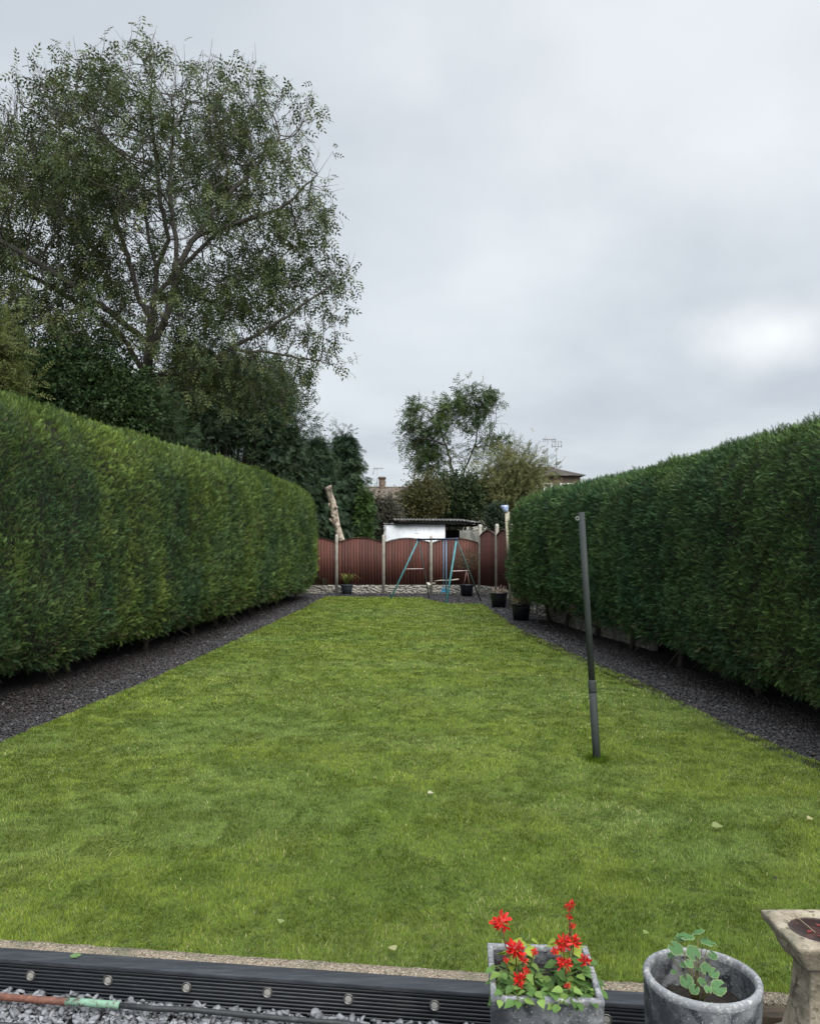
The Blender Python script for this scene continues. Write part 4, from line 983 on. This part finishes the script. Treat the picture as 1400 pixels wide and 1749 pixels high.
# ---- big ash tree, left, beyond the hedge
TY = 22.0
ash = thing('ash_tree', 'big open crowned ash tree with dark limbs towering behind the left hedge', 'tree', (*pxw(240,700,TY)[:2], 0))
base = pxw(240,700,TY); bx = base[0]
pw = lambda px, py, dy=0: pxw(px, py, TY, dy)
seeds = [
 ([(bx,TY,0), (bx-.05,TY,2), pw(240,760), pw(243,700), pw(250,640), pw(256,590), pw(258,545)], None),
 ([pw(258,545), pw(262,500,.2), pw(262,450,.3), pw(280,400,.4), pw(268,330,.3), pw(262,250,.2), pw(255,190,.1), pw(258,130)], 1),
 ([pw(248,650), pw(268,610,-.5), pw(300,560,-.9), pw(318,500,-1.0), pw(322,440,-1.1), pw(312,380,-1.1), pw(310,300,-1), pw(316,220,-.8)], 1),
 ([pw(318,480,-1.0), pw(350,425,-.9), pw(385,370,-.8), pw(430,320,-.6), pw(480,250,-.3)], 1),
 ([pw(350,425,-.9), pw(420,400,-.8), pw(490,370,-.6), pw(545,310,-.4)], 1),
 ([pw(258,545), pw(225,500,.5), pw(205,440,.9), pw(180,380,1.3), pw(150,300,1.5), pw(130,210,1.5)], 1),
 ([pw(256,590), pw(205,545,-.4), pw(150,505,-.9), pw(90,470,-1.3), pw(20,430,-1.5), pw(-40,360,-1.5)], 1),
 ([pw(250,640), pw(190,560,.8), pw(110,500,1.4), pw(40,455,1.8), pw(-60,400,2.0)], 1),
 ([pw(262,450,.3), pw(235,390,1.0), pw(215,320,1.6), pw(205,230,2.0), pw(200,150,2.0)], 1),
 ([pw(262,500,.2), pw(300,420,1.2), pw(350,340,2.0), pw(390,260,2.4), pw(400,170,2.4)], 1),
 ([pw(250,640), pw(320,640,-.2), pw(400,600,-.3), pw(470,560,-.3), pw(540,510,-.2), pw(590,470)], 1),
 ([pw(400,600,-.3), pw(460,600,.2), pw(520,610,.3), pw(575,620,.2)], 1),
 ([pw(243,700), pw(290,655,.6), pw(350,640,1.5), pw(410,650,2.4)], 1),
 ([pw(243,700), pw(190,680,-.6), pw(130,640,-1.5), pw(60,600,-2.2), pw(-20,560,-2.4)], 1),
]
k_ = TY/1400
def E(px, py, rx, ry, rd, dy=0, wgt=1): x, y, z = pxw(px, py, TY, dy); return (x, y, z, rx*k_, rd, ry*k_, wgt)
ells = [E(260,330,270,215,3.8), E(110,260,150,135,3.0,1), E(400,235,125,90,2.5,0), E(440,360,130,110,2.6), E(30,380,170,200,3.2), E(-90,430,140,170,2.8), E(480,520,120,75,1.8),
        E(560,480,62,55,1.0), E(540,600,55,38,1.0), E(130,560,220,85,2.8), E(380,640,150,70,2.0,.5), E(250,160,85,50,1.4), E(258,108,22,34,.5,0,3), E(520,250,42,75,.9), E(480,170,70,35,.8), E(490,680,40,45,.8), E(330,560,120,60,2.0)]
att = ell_points(ells, 9500, .75)
X, par = colonize(seeds, att, .21, 1.6, .30, (0,0,.10))
r, main, hgt = tree_radii(X, par, .0085, 2.45)
b = MB(); tree_mesh(b, X, par, r, main, 6); TP, TD = twigs(b, X, par, hgt, 6, 1, .66, .6); b.build('trunk', M['bark'], ash, smooth=True)
print('ash nodes', len(X), 'twig pts', len(TP))
def ashprob(P):
    z = P[:,2]; px = 700+P[:,0]/TY*1400; py = 925-(z-CAMH)/TY*1400
    base_ = np.clip(.28+.50*(py-330)/400, .10, .85)
    return np.clip(base_ + (fbm(P, .85, 3, 4)-.5)*5.5, .02, 1)
b = MB(); leaves_at(b, np.repeat(TP,3,0), np.repeat(TD,3,0), .265, ASHB, ((.034,.062,.026),(.120,.135,.045)), .75, ashprob, .09)
b.build('crown', M['leaf'], ash)

def shrub(name, label, cat, Y, ells, n_clump, per, size, cols, stems_from=None, tmpl=CLU, spread=.33, bark='darkbark', shell=.8, hang=0, leafmat='leaf', dy=1.0):
    k = Y/1400; EE = [(*pxw(e[0], e[1], Y), e[2]*k, (e[4] if len(e) > 4 else min(e[2], e[3])*k*.9), e[3]*k) for e in ells]
    bx_, by_, bz_ = EE[0][:3]; t = thing(name, label, cat, (bx_, by_, 0))
    C0 = ell_points(EE, n_clump, shell); b = MB()
    g0 = np.array([bx_, by_, 0.0])
    for c in C0[rng.random(len(C0)) < min(1, 160/len(C0))]:
        m_ = g0*.5+c*.5; m_[:2] = g0[:2]*.6+c[:2]*.4; b.tube([g0+[random.uniform(-.2,.2),0,-.05], m_, c], [.05,.03,.01], 4)
    b.build('trunk', M[bark], t, smooth=True)
    idx = np.repeat(np.arange(n_clump), per); n = len(idx); P = C0[idx]+rng.normal(0, spread, (n,3))
    tone = np.clip(rng.random(n_clump)[idx]*.5+fbm(P, 1.0, 2, 6)*.7-.1+rng.normal(0,.1,n), 0, 1)[:,None]
    C = (np.array(cols[0])*(1-tone)+np.array(cols[1])*tone)*rng.uniform(.75,1.25,(n,1))
    d = unit(P-C0[idx]+rng.normal(0,.3,(n,3))+[0,0,-hang]); b = MB()
    b.scatter(tmpl[0], tmpl[1], P, frames(d, rdir(n)), size*rng.uniform(.6,1.3,n), C); b.build('crown', M[leafmat], t)
    return t
# dense dark growth below and behind the ash
shrub('understorey_tree', 'dense dark leafy tree under the right side of the ash', 'tree', 34, [(390,690,115,80),(330,730,90,60),(460,720,62,95),(340,640,60,45),(480,800,45,70)], 700, 26, .30, ((.022,.045,.026),(.060,.095,.040)), spread=.42, tmpl=ASH)
shrub('holly_tree', 'dark bushy growth hiding the foot of the ash trunk', 'tree', 20.8, [(248,722,58,52),(200,745,60,50),(285,760,45,45)], 260, 26, .17, ((.024,.05,.026),(.065,.10,.040)), spread=.22, tmpl=ASH)
shrub('evergreen_tree', 'very dark evergreen mass behind the near part of the left hedge', 'tree', 20.5, [(110,665,110,55),(30,690,90,60),(200,705,70,50)], 420, 30, .16, ((.018,.04,.015),(.045,.08,.022)), spread=.32)
shrub('elder_tree', 'pale yellowish leafy branches at the far left above the hedge', 'tree', 16.5, [(-25,600,55,60),(-10,660,45,45)], 90, 26, .20, ((.06,.085,.025),(.16,.17,.05)), spread=.22, tmpl=ASH)
shrub('yellowing_tree', 'yellow green leaves glimpsed far behind the ash trunk', 'tree', 34, [(300,690,90,45),(220,700,60,40)], 120, 26, .2, ((.16,.17,.05),(.30,.28,.12)), spread=.4)

# ---- conifers
def conifer(name, label, px, py_top, Y, w_px, cols, nb=420, dy=0, seed=1, bare=0):
    k = Y/1400; x0 = (px-700)*k; top = CAMH+(925-py_top)*k; w_ = w_px*k; t = thing(name, label, 'tree', (x0, Y, 0)); r_ = random.Random(seed)
    b = MB(); b.tube([(x0,Y,-.05),(x0,Y,top*.5),(x0,Y,top*.96)], [.16,.1,.02], 6)
    P = []; D = []; SZ = []
    for i in range(nb):
        h = bare+(top-bare)*(i/nb)**.9; f = 1-(h/top); rad = w_*min(1, (f*1.7)**.62)*r_.uniform(.5,1.32)+.12
        a = r_.uniform(0, 6.283); d = np.array([math.cos(a), math.sin(a), 0]); L_ = rad
        for q in np.linspace(.25, 1, 13):
            z = h+L_*(.55*q-.38*q*q)
            p = np.array([x0,Y,0])+d*L_*q+[0,0,z]; p = p+np.array([r_.gauss(0,.09), r_.gauss(0,.09), r_.gauss(0,.06)])
            P.append(p); D.append(d*.8+np.array([r_.gauss(0,.45), r_.gauss(0,.45), .25-.75*q+r_.gauss(0,.25)])); SZ.append(r_.uniform(.20,.42))
            if r_.random() < .5: P.append(p+[0,0,-.1]); D.append(d*.4+np.array([r_.gauss(0,.4), r_.gauss(0,.4), -.5])); SZ.append(r_.uniform(.22,.42))
        b.tube([(x0,Y,h),(x0+d[0]*L_*.5,Y+d[1]*L_*.5,h+L_*.18),(x0+d[0]*L_*.9,Y+d[1]*L_*.9,h+L_*.18)], [.03,.02,.008], 4)
    for i in range(26):      # feathery leaders at the top
        a = r_.uniform(0,6.283); q0 = r_.uniform(0,.8); p0 = np.array([x0+math.cos(a)*w_*.55*q0, Y+math.sin(a)*w_*.55*q0, top*(1-.14*q0)-.3]); l = r_.uniform(.4,1.2); lean_ = np.array([math.cos(a)*.35, math.sin(a)*.35, 1])
        for q in np.linspace(0,1,7): P.append(p0+lean_*l*q); D.append(lean_*.5+np.array([r_.gauss(0,.5), r_.gauss(0,.5), -.1])); SZ.append(r_.uniform(.18,.34))
    b.build('trunk', M['darkbark'], t)
    P = np.array(P); D = unit(np.array(D)); n = len(P)
    tn = np.clip(fbm(P,.9,3,9)+rng.normal(0,.18,n), 0, 1)[:,None]; C = (np.array(cols[0])*(1-tn)+np.array(cols[1])*tn)*rng.uniform(.75,1.25,(n,1))
    b = MB(); b.scatter(SPR[0], SPR[1], P, frames(D, unit(rng.normal(0,.6,(n,3))+[0,0,1])), np.array(SZ), C, SPT); b.build('crown', M['needle'], t)
BG = ((.024,.052,.028),(.068,.108,.052))
conifer('cypress_tree', 'blue green cypress behind the bleached dead trunk', 588, 748, 37, 43, BG, 560, seed=2)
conifer('cypress_tree', 'dark cypress rising just behind the far end of the left hedge', 540, 752, 35, 40, BG, 420, seed=3)
conifer('cypress_tree', 'darker green cypress between the ash tree and the far hedge end', 490, 735, 33, 48, ((.02,.045,.024),(.055,.085,.04)), 420, seed=4)
conifer('golden_cypress', 'slim brighter green conifer beside the blue green cypress', 621, 846, 36.2, 5, ((.035,.075,.02),(.07,.12,.03)), 200, seed=5)

# ---- dead pale trunk
dt = thing('dead_tree', 'bare bleached tree trunk sawn off above the back fence', 'dead tree', (*pxw(586,1000,34.3)[:2], 0))
b = MB(); q = [pxw(x, y, 34.3) for x, y in ((590,1008),(588,965),(582,925),(575,900),(571,880),(567,857),(563,843),(559,831))]; b.tube(q, [.24,.21,.185,.175,.165,.155,.145,.14], 12)
V = b.V[0]; b.V[0] = V+(fbm(V, .25, 2, 3)[:,None]-.5)*.14
b.build('trunk', M['palebark'], dt, smooth=True)
for (x1, y1, x2, y2) in ((572,884,566,880),(570,870,576,866),(560,868,562,860),(567,893,563,886)):
    tube('branch_stub', [pxw(x1,y1,34.2), pxw(x2,y2,34.05)], [.055,.035], M['palebark'], dt, 6)

# ---- centre background
shrub('grey_shrub', 'twiggy grey brown shrub behind the second fence panel', 'shrub', 39.6, [(645,888,24,28),(655,880,22,24)], 110, 24, .17, ((.04,.04,.028),(.10,.095,.065)), spread=.3)
shrub('copper_shrub', 'rounded copper tinged bush behind the left end of the shed', 'shrub', 42, [(716,864,20,26),(722,852,24,26),(704,848,12,16),(735,842,12,18)], 150, 26, .15, ((.045,.055,.022),(.13,.115,.04)), spread=.36)
shrub('laurel_bush', 'dark green bush behind the middle of the shed', 'shrub', 44, [(765,855,48,36),(740,865,36,30),(790,850,40,30)], 240, 26, .22, ((.018,.035,.016),(.05,.075,.028)), spread=.36)
shrub('willow_tree', 'feathery olive coloured willow above the right end of the shed', 'tree', 45, [(870,820,55,42),(893,812,34,24),(830,850,42,36),(880,858,44,30),(860,790,12,22)], 520, 16, .30, ((.085,.10,.035),(.21,.205,.085)), spread=.5, hang=.1, tmpl=ASH)
shrub('ivy_bush', 'small dark ivy clump beside the leaning post', 'shrub', 34.5, [(848,884,14,18),(850,874,11,10)], 60, 24, .12, ((.018,.035,.02),(.045,.07,.035)), spread=.16)
TY2 = 48.0
a2 = thing('young_ash_tree', 'two headed ash tree with clumped leaves standing behind the shed', 'tree', (*pxw(785,900,TY2)[:2], 0))
p2 = lambda x, y, dy=0: pxw(x, y, TY2, dy)
bx2 = p2(785,900)[0]
sd2 = [([(bx2,TY2,0), p2(783,890), p2(780,830), p2(772,800), p2(762,760), p2(752,735), p2(735,705)], None),
       ([p2(780,830), p2(795,800,.4), p2(812,760,.6), p2(818,720,.6), p2(812,690,.6), p2(806,665,.5)], 1),
       ([p2(762,760), p2(740,755,-.4), p2(715,750,-.6), p2(700,735,-.6)], 1), ([p2(812,760,.6), p2(835,740,.7), p2(850,720,.7)], 1), ([p2(812,760,.6), p2(840,762,0), p2(866,752,0)], 1)]
k2_ = TY2/1400
def E2(px, py, rx, ry, dy=0, wgt=1): x, y, z = p2(px, py, dy); return (x, y, z, rx*k2_, min(rx,ry)*k2_, ry*k2_, wgt)
at2 = ell_points([E2(728,708,38,26), E2(712,745,30,24), E2(750,740,34,30), E2(730,785,44,24), E2(806,672,28,18), E2(835,692,26,24), E2(788,705,26,22,0,1.5), E2(820,730,34,24), E2(845,755,30,22,0,.6), E2(775,775,50,24)], 2600, .9)
X, par = colonize(sd2, at2, .3, 2.2, .40, (0,0,.08))
r, main, hgt = tree_radii(X, par, .010, 2.3); b = MB(); tree_mesh(b, X, par, r, main, 5); TP, TD = twigs(b, X, par, hgt, 5, 3, .5, .2); b.build('trunk', M['bark'], a2, smooth=True)
b = MB(); leaves_at(b, np.repeat(TP,2,0), np.repeat(TD,2,0), .36, ASHB, ((.034,.066,.022),(.090,.135,.035)), .05, lambda P: np.clip(.62+(fbm(P,1.15,2,8)-.5)*5.5 - .35*(P[:,0] > pxw(835,0,TY2)[0])*(P[:,2] < pxw(0,715,TY2)[2]), .05, 1))
b.build('crown', M['leaf'], a2)

# ------------------------------------------------------------ shed
SY = 36.0; ks = SY/1400
sh = thing('garden_shed', 'low white walled outbuilding with a black edged corrugated roof behind the fence', 'shed', ((735-700)*ks, SY, 0))
sx = lambda px: (px-700)*ks; sz_ = lambda py: CAMH+(925-py)*ks
b = MB(); b.box(((sx(656)+sx(760))/2, SY+.07, sz_(896)/2), (sx(760)-sx(656), .14, sz_(896))); b.build('white_wall', M['whitewall'], sh)
b = MB(); b.box(((sx(655)+sx(761))/2, SY+.07, sz_(896)+.035), (sx(761)-sx(655)+.02, .2, .07)); b.box((sx(657), SY-.03, sz_(896)/2-.01), (.10, .06, sz_(896)-.02)); b.build('coping', M['mould'], sh)
b = MB(); b.box(((sx(784)+sx(846))/2, SY-.3, sz_(906)/2), (sx(846)-sx(784), .12, sz_(906))); b.build('grey_wall', M['greywall'], sh)
b = MB(); b.box((sx(738), SY+3.2, 1.3), (sx(820)-sx(656), .12, 2.6)); b.box((sx(656)+.06, SY+1.7, 1.3), (.1, 3.0, 2.6)); b.box((sx(820), SY+1.7, 1.3), (.1, 2.9, 2.6)); b.build('inner_wall', M['black'], sh)
b = MB(); rowsf = []
nxr = 160; xs_ = np.linspace(sx(672), sx(822), nxr)
for (y_, dz) in ((SY-.25, 0.0), (SY+3.4, .14)):
    rowsf.append(np.stack([xs_, np.full(nxr, y_), sz_(889)-.0+dz+.022*np.sin(xs_*2*math.pi/.15)+(sx(822)-xs_)*.012*1.0-.12*np.clip((xs_-sx(790))/1.0,0,1)], 1))
V = np.concatenate([rowsf[0], rowsf[1], rowsf[0]-[0,0,.05], rowsf[1]-[0,0,.05]]); Q = []
for k in range(nxr-1): Q += [(k,k+1,nxr+k+1,nxr+k), (2*nxr+k+1,2*nxr+k,3*nxr+k,3*nxr+k+1), (k+1,k,2*nxr+k,2*nxr+k+1)]
b.add(V, Q=Q); b.build('corrugated_roof', M['corrugated'], sh)
b = MB(); b.box((sx(747), SY-.16, sz_(893.5)), (sx(818)-sx(676), .05, .11)); b.build('fascia', M['black'], sh)
b = MB(); b.box((sx(738), SY+1.4, sz_(896)-.02), (sx(820)-sx(656), 2.6, .05)); b.build('ceiling_boards', M['black'], sh)
b = MB(); b.tube([(sx(815),SY-.4,sz_(893)),(sx(835),SY-.4,sz_(901))], .03, 4); b.build('bargeboard', M['black'], sh)
tag(MB().box((sx(705), SY-.02, sz_(893.3)), (.16,.1,.06)).build('stone', M['concrete'], bevel=.02), 'pale stone sitting on top of the white shed wall', 'stone')

# ------------------------------------------------------------ houses
def gable_house(label, Y, px0, px1, ridge, eave, depth, rm, wm_, hip=0, chim=(), wins=(), name='house'):
    k = Y/1400; x0, x1 = (px0-700)*k, (px1-700)*k; zr, ze = CAMH+(925-ridge)*k, CAMH+(925-eave)*k; t = thing(name, label, 'house', ((x0+x1)/2, Y, 0))
    b = MB(); b.box(((x0+x1)/2, Y+depth/2, ze/2), (x1-x0-.6, depth-.6, ze)); 
    b.add([(x0+.3,Y+.3,ze),(x0+.3,Y+depth-.3,ze),(x0+.3,Y+depth/2,zr-.25),(x1-.3,Y+.3,ze),(x1-.3,Y+depth-.3,ze),(x1-.3,Y+depth/2,zr-.25)] if not hip else [(x0+.3,Y+.3,ze)]*6, T=[(0,2,1),(3,4,5)])
    b.build('wall', wm_, t)
    b = MB(); h = hip
    rows = 16
    for side in (0, 1):
        ya = Y if side == 0 else Y+depth
        for q in range(rows):     # tile courses, each lapping the one below
            f0, f1 = q/rows, (q+1)/rows
            za, zb_ = ze+(zr-ze)*f0+.05, ze+(zr-ze)*f1+.012
            y_a, y_b = ya+(Y+depth/2-ya)*f0, ya+(Y+depth/2-ya)*f1
            b.add([(x0+h*f0,y_a,za),(x1-h*f0,y_a,za),(x1-h*f1,y_b,zb_),(x0+h*f1,y_b,zb_),(x0+h*f0,y_a,za-.06),(x1-h*f0,y_a,za-.06)], Q=[(0,1,2,3),(4,5,1,0)])
    if h:
        zt = zr; b.add([(x0,Y,ze),(x0,Y+depth,ze),(x0+h,Y+depth/2,zr),(x1,Y,ze),(x1,Y+depth,ze),(x1-h,Y+depth/2,zr)], T=[(0,2,1),(3,4,5)])
    ro = b.build('roof', rm, t)
    b = MB(); b.tube([(x0+h,Y+depth/2,zr+.03),(x1-h,Y+depth/2,zr+.03)], .12, 6); b.build('ridge_tiles', rm, ro)
    for (px, pt_, pw_, pot_) in chim:
        xc = (px-700)*k; zt = CAMH+(925-pt_)*k; b = MB(); b.box((xc, Y+depth/2, (zt+zr-1)/2), (pw_*k, .7, zt-zr+1)); b.box((xc, Y+depth/2, zt-.12), (pw_*k+.14, .84, .14)); ch_ = b.build('chimney', M['brick'], ro)
        if not pot_: continue
        b = MB(); b.lathe((xc, Y+depth/2, zt), [(.13,0),(.11,.35),(.13,.36),(.001,.3)], 10); b.build('chimney_pot', M['rooftile'], ch_)
    for (px, py, ww, wh) in wins:
        xc, zc = (px-700)*k, CAMH+(925-py)*k; b = MB()
        for s_ in (-1, 1):
            b.box((xc+s_*ww*k/2, Y+.26, zc), (.09,.1,wh*k+.09)); b.box((xc, Y+.26, zc+s_*wh*k/2), (ww*k-.09,.09,.09))
        b.box((xc, Y+.27, zc), (.06,.06,wh*k-.09)); wi = b.build('window', M['frame'], t); MB().box((xc, Y+.285, zc), (ww*k,.02,wh*k)).build('pane', M['glass'], wi)
    return t
gable_house('brick house with brown tiled roof and one chimney seen left of centre', 70, 560, 742, 829, 852, 7, M['rooftile'], M['brick'], chim=[(650,809,11,0)], wins=[(640,868,22,16),(700,868,22,16)])
gable_house('pale rendered house with dark roof glimpsed through the two headed ash', 64, 748, 835, 817, 829, 7, M['rooftiledark'], M['render'], wins=[(768,840,9,14),(800,842,16,14)])
gable_house('house with dark hipped roof above the end of the right hedge', 52, 890, 1000, 793, 812, 6.5, M['rooftiledark'], M['brick'], hip=1.4, wins=[(930,835,24,18),(970,835,24,18)])
def aerial(px, top, bot, Y, label, kind):
    k = Y/1400; x = (px-700)*k; z1, z0 = CAMH+(925-top)*k, CAMH+(925-bot)*k; t = thing('tv_aerial', label, 'aerial', (x, Y, z0-1), 'television aerials above the far roofs')
    tube('mast', [(x,Y,z0-1),(x,Y,z1)], .035, M['galv'], t, 6); b = MB()
    if kind == 0:
        b.tube([(x-.35,Y,z1-.05),(x+.55,Y,z1-.05)], .024, 5)
        for q in np.linspace(-.3,.5,7): b.tube([(x+q,Y-.1,z1-.05-.2*(.5+.5*(q<-.1))),(x+q,Y-.1,z1-.05+.2*(.5+.5*(q<-.1)))], .016, 4)
    else:
        for zz in (0,-.3): b.tube([(x-.3,Y,z1+zz-.1),(x+.35,Y,z1+zz-.1)], .022, 5)
        for q in (-.3,-.12,.12,.33): b.tube([(x+q,Y,z1+.02),(x+q,Y,z1-.5)], .018, 4)
    b.build('antenna', M['galv'], t)
aerial(935, 749, 793, 55, 'left television aerial with a comb antenna on the hipped roof', 0)
aerial(950, 752, 793, 55, 'right television aerial with upright rods on the hipped roof', 1)
aerial(644, 799, 829, 73.6, 'small television aerial beside the brick chimney', 0)

# ------------------------------------------------------------ odd fallen leaves on the lawn
def fallen(px, py, l, c, label, a=0.5):
    Y = 2.03*1400/(py-925); P = np.array([[(px-700)/1400*Y, Y, .045]]); d = np.array([[math.cos(a), math.sin(a), .12]]); b = MB()
    V, T = HL; b.scatter(V*[1,1,1.6], T, P, frames(d, np.array([[.1,-.3,1.0]])), np.array([l]), np.array([c]))
    tag(b.build('fallen_leaf', M['leaf']), label, 'leaf', 'fallen leaves on the lawn')
fallen(1215,1418,.085,(.20,.24,.09),'large pale green fallen leaf on the lawn right of the washing line post',.1)
fallen(1378,1405,.06,(.36,.33,.16),'yellowish fallen leaf near the right edge of the lawn',.4)
fallen(1322,1508,.04,(.04,.035,.03),'small dark fallen leaf above the bird bath',1.0)
fallen(675,1632,.055,(.33,.32,.16),'pale dry leaf on the grass beside the kerb near the middle',2.2)
fallen(478,1585,.05,(.22,.28,.10),'light green leaf on the grass left of the middle lights',1.4)
fallen(730,1360,.05,(.40,.38,.26),'small pale leaf in the middle of the lawn',.2)
fallen(1100,1603,.04,(.20,.26,.08),'small green leaf on the grass between the two charcoal pots',.9)
b = MB(); Yw = 3.86; 
for k in range(6):
    a = .3+k*1.0; d = np.array([[math.cos(a), math.sin(a), .3]]); b.scatter(LEAF1[0], LEAF1[1], np.array([[(128-700)/1400*3.98, 3.99, .03]]), frames(d, np.array([[0,-.5,1.0]])), np.array([.03]), np.array([[.13,.22,.08]]))
tag(b.build('weed_seedling', M['leaf']), 'tiny green weed growing on the black cap board at the left', 'weed')
